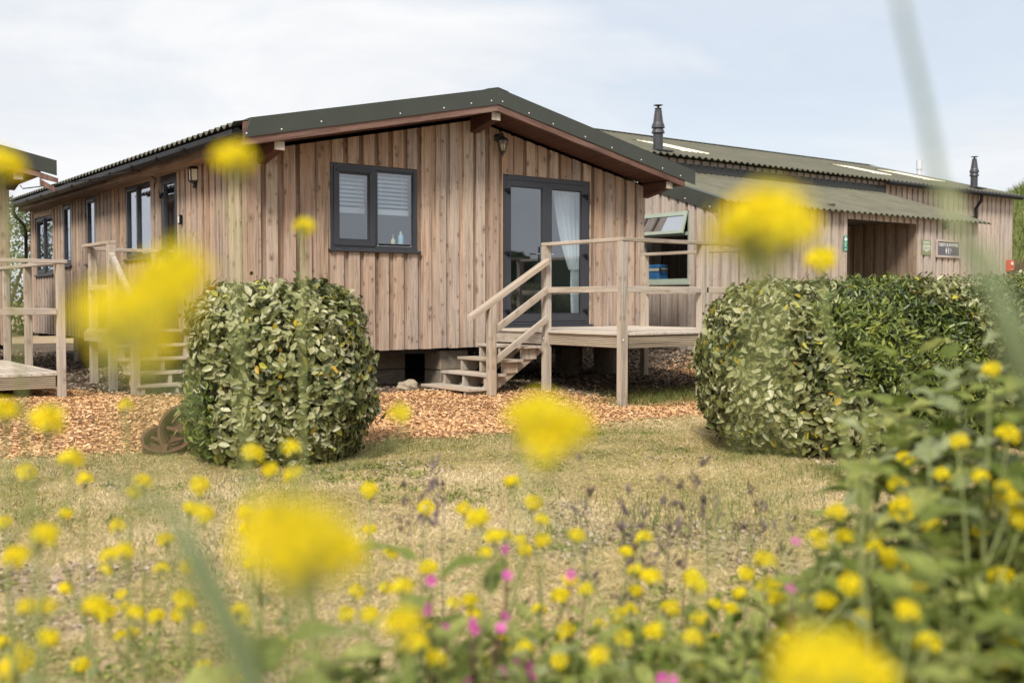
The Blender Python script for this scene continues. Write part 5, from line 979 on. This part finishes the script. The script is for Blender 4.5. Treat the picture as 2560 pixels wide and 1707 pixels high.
# ---------------------------------------------------------------- wild flowers
PL=[[[-4.782,-10.646,1.396,3,167]],[[-4.429,-8.82,0.698,4,522],[-4.374,-8.85,0.332,32,661],[-4.459,-8.934,0.42,3,643],[-4.312,-9.07,0.375,80,663]],[[-4.663,-10.032,1.102,5,411],[-4.649,-10.027,0.881,17,555],[-4.623,-10.078,0.917,43,535],[-4.633,-9.906,0.673,13,666],[-4.635,-10.173,1.102,48,418],[-4.506,-9.919,0.754,95,605]],[[-4.52,-9.838,0.991,71,460],[-4.561,-9.827,0.683,47,639],[-4.421,-9.797,0.808,124,552],[-4.535,-9.711,0.709,47,605],[-4.553,-9.629,0.69,26,607],[-4.553,-9.583,0.59,21,653]],[[-4.515,-9.471,0.922,26,472],[-4.31,-9.502,0.603,135,613]],[[-4.21,-8.749,0.778,84,478],[-4.282,-8.817,0.503,65,587],[-4.151,-8.844,0.356,119,635],[-4.147,-8.853,0.469,121,595],[-4.29,-8.861,0.71,65,513],[-4.124,-8.872,0.364,132,633]],[[-4.275,-9.34,1.029,126,407],[-4.274,-9.381,0.84,133,492],[-4.335,-9.377,0.582,106,611],[-4.343,-9.429,0.718,108,555],[-4.181,-9.243,0.512,156,616],[-4.117,-9.346,0.494,198,629]],[[-4.169,-9.121,0.819,143,481],[-4.142,-9.124,0.478,156,615],[-4.156,-9.203,0.616,161,568],[-4.1,-9.072,0.654,165,539],[-4.241,-9.049,0.592,106,570],[-4.066,-9.134,0.593,187,565]],[[-3.989,-8.957,0.701,191,509],[-4.044,-8.998,0.428,178,615],[-4.149,-8.898,0.446,126,607],[-3.927,-9.142,0.284,241,674],[-4.198,-9.001,0.69,117,525],[-4.216,-8.957,0.455,106,613]],[[-4.158,-9.479,0.858,200,485],[-4.208,-9.493,0.617,181,598],[-4.005,-9.348,0.499,244,618],[-4.256,-9.656,0.647,186,605],[-4.072,-9.263,0.373,204,666],[-3.981,-9.317,0.711,247,528]],[[-4.792,-11.14,1.281,174,278],[-4.831,-11.2,1.247,139,343],[-4.752,-11.225,1.127,304,561],[-4.858,-11.25,1.261,115,317],[-4.799,-11.299,1.159,282,539],[-4.647,-11.072,1.087,343,552]],[[-4.856,-11.295,1.269,152,300],[-4.795,-11.332,1.167,322,533]],[[-4.08,-9.584,0.936,252,452],[-4.095,-9.582,0.805,245,513],[-4.041,-9.586,0.896,269,469],[-4.084,-9.51,0.572,239,610],[-4.194,-9.599,0.819,204,513],[-4.044,-9.474,0.752,248,525]],[[-3.886,-9.226,0.72,268,513],[-3.945,-9.24,0.6,249,564],[-3.832,-9.164,0.358,278,642],[-3.769,-9.242,0.407,313,626],[-3.624,-9.29,0.657,370,528]],[[-4.639,-10.855,1.391,232,161],[-4.488,-10.89,0.959,402,624]],[[-4.137,-9.902,0.987,291,448],[-4.013,-9.982,0.663,370,614],[-4.045,-9.71,0.902,292,474]],[[-3.744,-9.503,0.806,370,489],[-3.757,-9.545,0.417,374,653],[-3.819,-9.522,0.518,346,613],[-3.728,-9.406,0.53,357,592],[-3.654,-9.42,0.532,385,587],[-3.629,-9.407,0.613,390,553]],[[-4.249,-10.191,1.386,303,227],[-4.049,-10.197,0.669,413,644],[-4.042,-10.15,0.757,402,587],[-4.22,-10.44,1.105,400,413]],[[-3.45,-9.362,0.256,439,670]],[[-3.56,-9.47,0.736,426,507],[-3.61,-9.576,0.448,432,632],[-3.433,-9.5,0.442,473,614],[-3.491,-9.583,0.707,473,522],[-3.416,-9.429,0.707,463,509],[-3.445,-9.57,0.62,485,552]],[[-3.708,-9.712,0.651,428,568],[-3.665,-9.747,0.57,452,602],[-3.669,-9.823,0.593,470,600],[-3.492,-9.625,0.362,483,661],[-3.455,-9.593,0.3,487,679]],[[-3.841,-10.102,0.849,478,518],[-3.806,-10.198,0.613,523,648],[-3.745,-10.019,0.783,494,537],[-3.985,-10.166,0.622,434,658],[-3.741,-10.224,0.583,559,660]],[[-3.327,-9.525,0.784,511,482],[-3.308,-9.539,0.629,520,539],[-3.309,-9.559,0.608,524,549],[-3.32,-9.487,0.633,505,535],[-3.268,-9.581,0.684,542,520],[-3.229,-9.523,0.423,539,609]],[[-4.39,-10.954,1.154,524,420]],[[-3.202,-9.556,0.318,555,648],[-3.392,-9.623,0.366,514,652]],[[-3.444,-9.767,0.78,533,502],[-3.46,-9.75,0.377,523,666],[-3.404,-9.751,0.681,542,539],[-3.501,-9.73,0.457,505,635],[-3.416,-9.839,0.565,561,595],[-3.381,-9.828,0.595,569,579]],[[-3.34,-9.808,0.694,576,535],[-3.418,-9.859,0.485,565,631],[-3.228,-9.768,0.442,599,624],[-3.218,-9.819,0.481,616,613],[-3.231,-9.883,0.506,630,610],[-3.23,-9.929,0.695,644,537]],[[-3.169,-9.801,0.627,626,552],[-3.078,-9.743,0.501,635,589],[-3.104,-9.701,0.413,617,620],[-3.011,-9.765,0.323,659,653],[-3.205,-9.617,0.26,568,676],[-3.022,-9.683,0.532,635,570]],[[-3.517,-10.164,0.568,623,637]],[[-4.384,-11.259,1.321,790,228],[-4.35,-11.201,1.313,757,243],[-4.494,-11.143,1.174,570,426],[-4.527,-11.158,1.165,548,444],[-4.532,-11.154,1.187,539,413]],[[-3.605,-10.44,0.657,693,637],[-3.83,-10.435,0.669,598,655]],[[-3.273,-9.996,0.621,650,576],[-3.225,-10.013,0.541,670,608],[-3.231,-10.116,0.436,700,665],[-3.283,-10.133,0.652,691,576],[-3.109,-9.996,0.492,698,618],[-3.437,-9.952,0.608,585,589]],[[-2.95,-9.905,0.478,714,604],[-3.004,-9.958,0.411,716,638]],[[-3.324,-10.371,0.742,764,560],[-3.285,-10.345,0.678,766,585],[-3.299,-10.304,0.697,746,573],[-3.248,-10.381,0.562,791,642],[-3.362,-10.221,0.666,696,584],[-3.483,-10.216,0.59,653,630]],[[-2.752,-10.032,0.487,803,598],[-2.774,-10.043,0.332,800,660],[-2.73,-9.946,0.366,781,634],[-2.872,-9.997,0.358,761,653],[-2.811,-9.873,0.252,740,674],[-2.967,-9.975,0.483,731,609]],[[-2.977,-10.319,0.733,845,536],[-3.023,-10.237,0.449,801,655],[-3.108,-10.228,0.592,775,599],[-3.192,-10.402,0.773,817,538],[-3.101,-10.118,0.579,740,593],[-2.935,-10.079,0.563,772,585]],[[-4.517,-11.346,1.316,766,219],[-4.496,-11.308,1.312,740,230],[-4.521,-11.402,1.072,840,661],[-4.561,-11.413,1.083,809,663],[-4.399,-11.335,1.016,864,679],[-4.386,-11.274,0.992,801,683]],[[-3.301,-10.524,0.861,835,512],[-3.282,-10.487,0.598,824,641],[-3.204,-10.518,0.641,862,616],[-3.363,-10.601,0.751,850,583],[-3.165,-10.52,0.773,875,548],[-3.204,-10.428,0.651,824,601]],[[-2.843,-10.22,0.699,844,535],[-2.8,-10.211,0.587,851,578],[-2.792,-10.261,0.499,870,618],[-2.823,-10.293,0.707,875,537],[-2.709,-10.141,0.567,848,574],[-2.999,-10.171,0.52,785,616]],[[-3.761,-10.823,1.324,820,261],[-3.641,-10.892,0.819,907,611],[-3.547,-10.867,0.746,927,644]],[[-2.586,-10.216,0.864,904,458],[-2.59,-10.216,0.333,900,663],[-2.587,-10.253,0.318,914,672],[-2.553,-10.284,0.408,933,638],[-2.527,-10.155,0.446,894,609],[-2.639,-10.107,0.426,853,620]],[[-3.328,-10.668,0.804,894,559],[-3.2,-10.633,0.728,916,585],[-3.185,-10.697,0.628,951,644]],[[-2.838,-10.466,0.881,941,474],[-2.831,-10.438,0.589,929,600],[-2.887,-10.477,0.773,932,526],[-2.905,-10.482,0.78,930,524],[-2.873,-10.38,0.85,897,484],[-2.794,-10.371,0.637,912,571]],[[-2.859,-10.636,0.841,1010,505],[-2.772,-10.608,0.584,1016,616],[-2.735,-10.492,0.705,975,548],[-3.001,-10.474,0.814,902,514],[-2.964,-10.422,0.709,889,555],[-2.942,-10.385,0.478,879,653]],[[-2.418,-10.226,0.778,943,485],[-2.437,-10.22,0.72,937,507],[-2.285,-10.233,0.343,970,638],[-2.533,-10.33,0.38,954,652],[-2.513,-10.09,0.518,876,577],[-2.317,-10.367,0.458,1013,610]],[[-2.634,-10.461,0.792,986,503],[-2.616,-10.399,0.469,963,630],[-2.702,-10.476,0.514,975,626],[-2.702,-10.485,0.735,980,532],[-2.616,-10.378,0.521,955,607],[-2.707,-10.518,0.634,992,579]],[[-3.017,-10.609,0.982,959,442],[-2.976,-10.69,0.881,1007,496],[-3.041,-10.711,0.659,999,616],[-2.937,-10.692,0.833,1018,518],[-3.073,-10.725,0.58,997,661],[-3.143,-10.562,0.859,901,507]],[[-2.427,-10.425,0.748,1015,508],[-2.441,-10.448,0.622,1020,561],[-2.561,-10.399,0.748,977,513],[-2.553,-10.348,0.691,959,532]],[[-2.942,-10.632,1.127,990,370],[-2.935,-10.666,0.997,1007,435],[-2.977,-10.634,0.912,980,477],[-2.9,-10.639,0.702,1000,574],[-2.908,-10.661,0.565,1008,643],[-2.891,-10.636,0.883,1003,486]]]
PINK=[[-3.684,-9.974,0.741],[-3.914,-10.043,0.727],[-3.767,-9.796,0.592],[-3.811,-9.862,0.603],[-3.847,-9.99,0.608],[-3.755,-9.821,0.53],[-3.862,-10.109,0.651],[-3.825,-10.064,0.619],[-3.65,-9.897,0.559],[-3.817,-10.14,0.641],[-3.79,-10.117,0.652],[-3.826,-9.91,0.53],[-3.724,-9.886,0.445],[-3.666,-9.989,0.5],[-3.778,-10.178,0.567],[-3.762,-10.072,0.525],[-3.612,-9.973,0.455],[-3.487,-10.245,0.502],[-3.514,-10.301,0.521],[-3.386,-10.484,0.72],[-3.29,-10.422,0.786],[-3.036,-10.291,0.551],[-3.804,-10.143,0.741],[-3.578,-10.064,0.689],[-3.709,-9.794,0.524],[-3.398,-10.138,0.448]]
PURP=[[-3.368,-9.157,0.754],[-3.199,-9.012,0.669],[-3.445,-9.221,0.739],[-2.901,-9.346,0.745],[-2.797,-9.602,0.736],[-2.469,-9.391,0.715],[-2.446,-9.418,0.659],[-2.677,-9.323,0.629],[-2.849,-9.484,0.621],[-2.349,-9.544,0.639],[-2.202,-9.524,0.517],[-2.828,-9.509,0.531],[-2.693,-9.494,0.536],[-3.04,-9.506,0.511],[-2.974,-9.598,0.482]]
def petals(mb,c,ax,r,n,w,r0,mi=0,cup=.35):
    ax=Vector(ax).normalized(); x=ax.orthogonal().normalized(); y=ax.cross(x); ph=rnd.uniform(0,6)
    for k in range(n):
        a=ph+k*2*math.pi/n; d=x*math.cos(a)+y*math.sin(a); s=ax.cross(d); b=Vector(c)+d*r*.12; m1=Vector(c)+d*r*.6+ax*r*cup*.5; tpt=Vector(c)+d*r+ax*r*cup*.55
        mb.face([b,m1-s*w*r,tpt-s*w*r*.6,tpt+s*w*r*.6,m1+s*w*r],rnd.random(),mi)
def head_mesh(seed,nf=18,R0=.0165):
    rnd.seed(seed); mb=MB()
    for i in range(nf):
        u=(i+.5)/nf; th=math.acos(1-u*1.30); ph=i*2.39996; d=Vector((math.sin(th)*math.cos(ph),math.sin(th)*math.sin(ph),math.cos(th)*.85))
        c=d*R0*rnd.uniform(.72,1.32); petals(mb,c,d+Vector((0,0,.25)),.0098*rnd.uniform(.85,1.1),4,.46,0,0)
        mb.tube([c,c+d*.004],[.0018,.0012],4,rnd.random(),1)
        mb.tube([Vector((0,0,-.022-rnd.random()*.012)),c*.55+Vector((0,0,-.008)),c],[.0007,.0007,.0009],3,rnd.random(),2)
    for i in range(12):
        a=i*2.4; rr=.006*math.sqrt(i/12); c=Vector((rr*math.cos(a),rr*math.sin(a),.0145+rnd.random()*.002)); mb.lathe(c,[(0,-.003),(.0019,-.001),(.0018,.001),(0,.003)],5,r=rnd.random(),mi=1)
    return mb.mesh('flower_head',[M['petal'],M['bud'],M['stem']],recalc=False)
HM=[head_mesh(100+k,nf,r0) for k,(nf,r0) in enumerate(((18,.0165),(13,.018),(20,.0165),(9,.015),(14,.0175)))]; rnd.seed(5)
def curve(a,b,bend,n=7):
    a=Vector(a);b=Vector(b); m=(a+b)/2+Vector(bend); return [a*(1-t)**2+m*2*t*(1-t)+b*t*t for t in [i/n for i in range(n+1)]]
def leaf_geo(mb,base,d,up,L_,W_,lobes=0,droop=.25,mi=0,n=7,wav=.1):
    d=Vector(d).normalized(); up=Vector(up); s=d.cross(up).normalized(); up=s.cross(d).normalized(); r=rnd.random(); rows=[]
    for i in range(n+1):
        f=i/n; wd=W_*.5*(math.sin(math.pi*min(1,f**.75))**.75 if 0<f<1 else (.06 if f==0 else .0)); 
        if lobes and 0<f<1: wd*=(.72+.38*math.sin(f*math.pi*lobes)**2)
        c=Vector(base)+d*L_*f-up*L_*droop*f*f; wv=wav*W_*math.sin(f*11+r*6)
        rows.append((c-s*wd+up*(wd*.28+wv),c-up*.0,c+s*wd+up*(wd*.28-wv)))
    b=len(mb.v)
    for q in rows:
        for p in q: mb.v.append(tuple(p)); mb.g.append(tuple(p))
    for i in range(n):
        for k in (0,1): mb.f.append([b+i*3+k,b+i*3+k+1,b+(i+1)*3+k+1,b+(i+1)*3+k]); mb.r.append(min(1,max(0,r+.1*(k-.5)))); mb.mi.append(mi)
ORD=['first','second','third','fourth','fifth','sixth','seventh','eighth','ninth','tenth','eleventh','twelfth','thirteenth','fourteenth','fifteenth','sixteenth','seventeenth','eighteenth','nineteenth','twentieth']; ORD+=['twenty-'+q for q in ORD[:9]]+['thirtieth']+['thirty-'+q for q in ORD[:9]]
NUM={1:'one yellow flower head',2:'two yellow flower heads',3:'three yellow flower heads',4:'four yellow flower heads',5:'five yellow flower heads',6:'six yellow flower heads'}
npl=len(PL)
for i,g in enumerate(PL):
    # rank counted from the nearer side of the picture
    rank=(ORD[i]+' mustard plant from the left') if i<npl/2 else (ORD[npl-1-i]+' mustard plant from the right')
    top=g[0]; near=min(math.hypot(h[0]+5.0035,h[1]+11.7445) for h in g)
    look='large soft blurred ' if near<.62 else ('tall ' if top[4]<400 else 'slender ')
    back='by the hedge' if (180<top[3]<380 and 280<top[4]<480) or (top[3]>700 and top[4]<440) else ('over the lawn' if top[4]>420 else 'against the cabins')
    mx=sum(h[0] for h in g)/len(g); my=sum(h[1] for h in g)/len(g); dd=Vector((mx+5.0035,my+11.7445,0)); dist=dd.length; dd/=dist
    root=Vector((mx+rnd.uniform(-.08,.08),my+rnd.uniform(-.08,.08),0))+dd*(.10 if dist>.8 else .02)
    e=empty('mustard_plant',tuple(root),look+NUM[len(g)]+' '+back+', '+rank,'wildflower','yellow mustard plants in the foreground')
    hs=sorted(g,key=lambda h:-h[2]); sm=MB(); tp_=Vector(hs[0][:3]); main=curve(root,tp_+Vector((0,0,-.028)),(rnd.uniform(-.11,.11),rnd.uniform(-.11,.11),.05),10); ks_=.55 if dist<.9 else 1.35; sm.tube(main,[(.0038-.0026*(k/10))*ks_ for k in range(11)],6,.4)
    lf=MB()
    for h in hs[1:]:
        b=Vector(h[:3]); k=min(range(2,9),key=lambda q:abs((main[q]-b).length-(.10+.35*abs(main[q].z-b.z)+.06)) if main[q].z<b.z-.04 else 9+abs(main[q].z-b.z)); a=main[k]
        br=curve(a,b+Vector((0,0,-.028)),(b-a)*.12+Vector((0,0,-.03)),6); sm.tube(br,[(.0020-.0010*(q/6))*ks_ for q in range(7)],5,.6)
    for h in hs:
        b=Vector(h[:3])
        for q in range(5): # young pods and side buds under the head
            z=-.035-.016*q; a=rnd.uniform(0,6.28); o=Vector((math.cos(a)*.017,math.sin(a)*.017,.014)); sm.tube([b+Vector((0,0,z)),b+Vector((0,0,z))+o*.6,b+Vector((0,0,z))+o],[.0006,.0008,.0009],4,.5)
    for q in range(rnd.randint(1,3)):
        a=rnd.uniform(0,6.28); k=rnd.randint(2,6); leaf_geo(lf,main[k],(math.cos(a),math.sin(a),rnd.uniform(-.1,.5)),(0,0,1),rnd.uniform(.05,.11)*(.5 if dist<.8 else 1),rnd.uniform(.014,.03)*(.5 if dist<.8 else 1),3,.3)
    sm.build('stem',M['stem'],e,smooth=True,recalc=False); lf.build('leaves',M['glau'],e,recalc=False)
    for h in hs:
        o=bpy.data.objects.new('flower_head',HM[rnd.choice((1,3,4)) if dist<.6 else rnd.randrange(5)]); link(o,e); o.location=h[:3]; s=rnd.uniform(.85,1.15)*(.78 if dist<.58 else 1)
        o.rotation_euler=(rnd.uniform(-.35,.35),rnd.uniform(-.35,.35),rnd.uniform(0,6)); o.scale=(s,s,s)
# pink campion: grouped as plants
def groups(P,r):
    un=[Vector(p) for p in P]; out=[]
    while un:
        a=un.pop(0); g=[a]; 
        for q in list(un):
            if (q-a).to_2d().length<r and len(g)<7: g.append(q); un.remove(q)
        out.append(g)
    return out
GP=sorted(groups(PINK,.075),key=lambda g:sum(p.dot(Vector((RT[0],RT[1],0))) for p in g)/len(g))
for i,g in enumerate(GP):
    root=Vector((g[0].x+.05,g[0].y+.06,0)); e=empty('pink_campion',tuple(root),'pink campion plant among the mustard stems, %s pink one from the left'%ORD[i],'wildflower','pink campion plants in the foreground')
    sm=MB(); main=curve(root,g[0]+Vector((0,0,-.02)),(0,0,.05),8); sm.tube(main,.0018,5,.3)
    for p in g[1:]: sm.tube(curve(main[5],p+Vector((0,0,-.02)),(0,0,-.02),5),.0012,4,.5)
    sm.build('stem',M['calyx'],e,smooth=True,recalc=False); lf=MB()
    for k in range(2,7):
        for s in (1,-1): a=k*1.6; leaf_geo(lf,main[k],(s*math.cos(a),s*math.sin(a),.5),(0,0,1),.06,.022,0,.3)
    lf.build('leaves',M['dock'],e,recalc=False)
    for p in g:
        fm=MB(); fa=Vector((rnd.uniform(-.6,.3),rnd.uniform(-1,-.3),rnd.uniform(0,.8))); petals(fm,p,fa,.0115,5,.42,0,0,.2); fm.lathe(p-fa.normalized()*.012,[(0,0),(.003,.002),(.0036,.007),(.002,.012)],6,ax=fa,r=.5,mi=1); fm.build('flower',[M['pinkp'],M['calyx']],e,recalc=False)
GP=sorted([[Vector(p)] for p in PURP],key=lambda g:g[0].dot(Vector((RT[0],RT[1],0))))
for i,g in enumerate(GP):
    p=g[0]; root=Vector((p.x+rnd.uniform(-.06,.06),p.y+rnd.uniform(0,.1),0)); e=empty('seeding_stem',tuple(root),'thin seeding stem with dull purple buds, %s such stem from the left'%ORD[i],'wildflower','purple seeding stems in the foreground')
    sm=MB(); main=curve(root,p,(rnd.uniform(-.04,.04),0,.03),10); sm.tube(main,[.0024-.0013*k/10 for k in range(11)],4,.5); pods=MB()
    for k in range(5):
        b=main[10-k//2-(k%2)]; a=rnd.uniform(0,6.28); q=b+Vector((math.cos(a)*rnd.uniform(.015,.045),math.sin(a)*.03,rnd.uniform(.01,.04))); sm.tube([b,(b+q)/2,q],.0008,3,.4)
        for j in range(4):
            o=q+Vector((rnd.uniform(-.012,.012),rnd.uniform(-.012,.012),rnd.uniform(-.022,.012))); ax=(q-b).normalized()+Vector((0,0,.5)); pods.lathe(o,[(0,0),(.0040,.004),(.0044,.014),(.0015,.024)],5,ax=ax,r=rnd.random())
    sm.build('stem',M['purp'],e,recalc=False); pods.build('seed_pods',M['purp'],e,recalc=False)
    lf=MB(); [leaf_geo(lf,main[k],(math.cos(k*2),math.sin(k*2),.3),(0,0,1),.045,.02) for k in (4,5,6,7)]; lf.build('leaves',M['dock'],e,recalc=False)
# broad-leaved plants
def leafy(x,y,h,nl,L_,W_,mt,label,lobes=0,name='leafy_weed',splay=.8,z0=0,cat='weed',arch=.3):
    e=empty(name,(x,y,0),label,cat); sm=MB(); lf=MB(); nl=int(nl*1.7); ns=max(1,nl//8)
    for s in range(ns):
        a=rnd.uniform(0,6.28); top=Vector((x+math.cos(a)*.12*splay,y+math.sin(a)*.12*splay,h*rnd.uniform(.8,1))); main=curve((x+math.cos(a)*.02,y+math.sin(a)*.02,0),top,(0,0,.05),8); sm.tube(main[:8]+[main[7].lerp(main[8],.4)],[.0042-.0034*k/8 for k in range(9)],5,rnd.random())
        for k in range(nl//ns):
            f=(k+.5)/(nl//ns); q_=2+f*6; b=main[int(q_)].lerp(main[min(8,int(q_)+1)],q_-int(q_)); aa=k*2.4+a; el=rnd.uniform(-.1,.9)*(.4+f); sc=(1.15-.55*f)*rnd.uniform(.8,1.15)
            pet=b+Vector((math.cos(aa),math.sin(aa),el*.6)).normalized()*L_*.18*sc; sm.tube([b,pet],.0016,4,.5); leaf_geo(lf,pet,(math.cos(aa),math.sin(aa),el*.8),(0,0,1),L_*sc,W_*sc,lobes,arch)
    sm.build('stem',M['stem'],e,smooth=True,recalc=False); lf.build('leaves',M[mt],e,smooth=False,recalc=False); return e
LP=[(-4.15,-9.91,.66,9,.24,.12,'dock',0,'dock plant with very broad leaves at the lower left of centre'),(-3.95,-9.98,.86,9,.20,.075,'dock',0,'dock plant with upright pointed leaves rising over the lawn at centre'),(-3.72,-9.86,.80,9,.16,.06,'dock',0,'narrow-leaved dock behind the centre mustard heads'),
(-3.83,-10.16,.62,16,.10,.045,'dock',3,'low leafy weed around the pink campion'),(-3.68,-10.38,.62,16,.10,.045,'glau',3,'low grey-green weed right of the pink campion'),(-3.5,-10.56,.62,16,.10,.05,'dock',2,'low leafy weed at the bottom right of centre'),
(-3.10,-10.36,.84,20,.15,.085,'dock',4,'lobed leafy weed in front of the big hedge, left of the tall pointed one'),(-2.95,-10.48,.98,22,.17,.10,'dock',4,'tall lobed leafy weed in front of the big hedge, lower right'),(-2.72,-10.50,1.12,24,.17,.10,'glau',4,'tallest pale lobed weed at the right edge'),
(-3.36,-10.93,.88,16,.13,.075,'dock',3,'leafy weed close to the camera at the lower right'),(-3.24,-10.80,.98,18,.14,.08,'glau',3,'pale leafy weed close to the camera at the right edge'),(-3.72,-10.92,.70,14,.11,.06,'dock',2,'leafy weed beside the large blurred flower at the bottom'),
(-2.55,-10.22,1.02,22,.16,.09,'dock',4,'dark lobed weed behind the others at the right edge'),(-4.05,-10.2,.60,14,.13,.06,'glau',0,'grey-green leafy weed at the bottom, left of centre'),(-3.58,-10.02,.60,16,.10,.05,'dock',2,'low weed behind the pink campion'),
(-3.02,-10.62,.78,16,.16,.09,'dock',3,'broad lobed weed low in the right corner'),(-3.35,-10.50,.70,16,.12,.06,'dock',3,'leafy weed under the right hand mustard heads'),(-2.80,-10.85,.9,18,.16,.09,'dock',4,'shaded lobed weed at the right bottom corner'),
(-4.45,-10.15,.60,10,.12,.045,'glau',2,'thin grey-green weed at the lower left'),(-4.75,-10.1,.56,8,.11,.035,'glau',2,'sparse grey-green weed near the left bottom corner')]
LP+=[(-3.72, -11.04, 0.83, 22, 0.12, 0.07, 'dock', 3, 'leafy weed in the right bottom corner, closest of the green mass'), (-3.14, -10.78, 1.07, 22, 0.15, 0.09, 'glau', 4, 'pale leafy weed filling the right edge at mid height'), (-2.91, -10.46, 0.95, 22, 0.13, 0.08, 'dock', 4, 'lobed weed rising in front of the dark green part of the hedge'), (-3.51, -10.76, 0.89, 22, 0.13, 0.08, 'dock', 3, 'leafy weed between the right hand mustard heads'), (-3.26, -10.82, 0.98, 22, 0.16, 0.1, 'dock', 4, 'large-leaved weed at the right edge below the hedge'), (-3.4, -10.6, 0.76, 22, 0.12, 0.06, 'dock', 3, 'leafy weed low at the right, behind the blurred bottom flower'), (-3.65, -10.04, 0.64, 22, 0.09, 0.045, 'dock', 2, 'dense weed just right of the pink campion'), (-3.13, -10.55, 0.89, 22, 0.13, 0.075, 'glau', 4, 'weed with broad leaves under the narrow-leaved one'), (-3.63, -10.43, 0.7, 22, 0.09, 0.045, 'dock', 2, 'leafy weed filling the bottom right of centre'), (-2.73, -10.47, 1.03, 22, 0.15, 0.09, 'dock', 4, 'tall weed behind the rightmost mustard heads'), (-3.71, -10.25, 0.65, 22, 0.08, 0.04, 'glau', 2, 'small-leaved weed at the bottom edge, centre'), (-4.02, -10.01, 0.67, 22, 0.12, 0.06, 'dock', 2, 'broad weed at the bottom edge, centre left')]
LP=[((x+.34,y+.45,h*.97,nl,L_,W_,mt,lb,label) if x>-3.45 else (x,y,h,nl,L_,W_,mt,lb,label)) for x,y,h,nl,L_,W_,mt,lb,label in LP]
def _adj(q):
    x,y,h=q[:3]; t=(x-C0[0])*FW[0]+(y-C0[1])*FW[1]; s=((x-C0[0])*RT[0]+(y-C0[1])*RT[1])/t
    if s<.12: return q
    s2=.19+(s-.12)*1.05; h2=h+t*(.10*max(0,s2-.30)/.2)
    return (C0[0]+t*FW[0]+s2*t*RT[0],C0[1]+t*FW[1]+s2*t*RT[1],h2)+tuple(q[3:])
LP=[_adj(q) for q in LP]
LP=[(x,y,h,nl,L_*(1.3 if x>-3.15 else 1.1),W_*(1.3 if x>-3.15 else 1.1),mt,lb,label) for x,y,h,nl,L_,W_,mt,lb,label in LP]
for x,y,h,nl,L_,W_,mt,lb,label in LP: leafy(x,y,h,nl,L_,W_,mt,label,lb,arch=.25 if L_<.19 else .4)
leafy(-3.04,-10.42,1.18,22,.19,.034,'dock','upright willowherb-like weed with narrow radiating leaves in front of the big hedge',0,name='narrow_leaved_weed',splay=.12,arch=.15)
# low ground cover knitting the foreground bed together
n=9500; t=NR.uniform(1.75,2.75,n); s=NR.uniform(-.20,.60,n)*t; k=NR.random(n)<np.clip(.45+(s/t)*1.4,0,1); t,s=t[k],s[k]; n=len(t)
x=C0[0]+t*FW[0]+s*RT[0]; y=C0[1]+t*FW[1]+s*RT[1]; z=NR.uniform(.12,.52+.28*np.clip((s/t-.15)*2.5,0,1)-.10*np.clip(-s/t*5,0,1),n)-.06*(t-1.75); P=np.stack([x,y,z],1); N_=np.tile([0,0,1.],(n,1))+NR.normal(0,.3,(n,3))
V,F=leafset(P,N_,.06,.45,.2,.9); tag(npmesh('ground_cover',V,F,[M['dock']],np.repeat(NR.random(n),2)),'mixed low leaves under the wild flowers at lower right','ground cover',kind='stuff')
n=2600; t=NR.uniform(1.7,3.2,n); s=NR.uniform(-.55,.55,n)*t; x=C0[0]+t*FW[0]+s*RT[0]; y=C0[1]+t*FW[1]+s*RT[1]; hh=NR.uniform(.15,.42,n)*(.6+.7*np.clip(s/t+.3,0,1))
V,F=blades(np.stack([x,y,0*x],1),hh,NR.uniform(.003,.006,n),NR.uniform(.2,.7,n)); tag(npmesh('grass',V,F,[M['green']],np.repeat(NR.random(n),2)),'long thin grass blades standing among the wild flowers','grass',kind='stuff')
# stems very close to the camera
def near(name,pts,rad,mt,label,leafs=()):
    e=empty(name,pts[-1],label,'wildflower stem'); sm=MB(); sm.tube(pts,rad,8,.6); sm.build('stem',M[mt],e,smooth=True,recalc=False)
    if leafs:
        lf=MB()
        for (b,d_,L_,W_) in leafs: leaf_geo(lf,b,d_,(0,0,1),L_,W_,2,.2)
        lf.build('leaves',M['glau'],e,recalc=False)
near('tall_stem',[[-4.417, -11.362, 1.471], [-4.413, -11.367, 1.439], [-4.408, -11.373, 1.406], [-4.403, -11.378, 1.374], [-4.398, -11.383, 1.339], [-4.415, -11.41, 1.302], [-4.42, -11.433, 1.271], [-4.428, -11.453, 1.242], [-4.397, -11.455, 1.167], [-4.206, -11.374, 0.669]],[.0020,.0022,.0024,.0026,.0028,.0045,.0065,.006,.005,.005],'oldstem','tall olive stem close to the camera, a soft streak at the upper right',[([-4.416, -11.395, 1.337], [-0.016, -0.027, -0.033], 0.04, 0.012), ([-4.403, -11.407, 1.303], [-0.005, -0.034, -0.017], 0.04, 0.014), ([-4.391, -11.417, 1.266], [-0.018, -0.026, -0.044], 0.05, 0.02)])
near('tall_stem',[(-4.770,-10.90,1.135),(-4.745,-11.0,1.115),(-4.725,-11.02,1.06),(-4.70,-11.05,.98),(-4.66,-11.08,.80),(-4.6,-11.1,0)],[.002,.004,.008,.010,.008,.007],'oldstem','thick leaning grey-green stem close to the camera at the lower left')
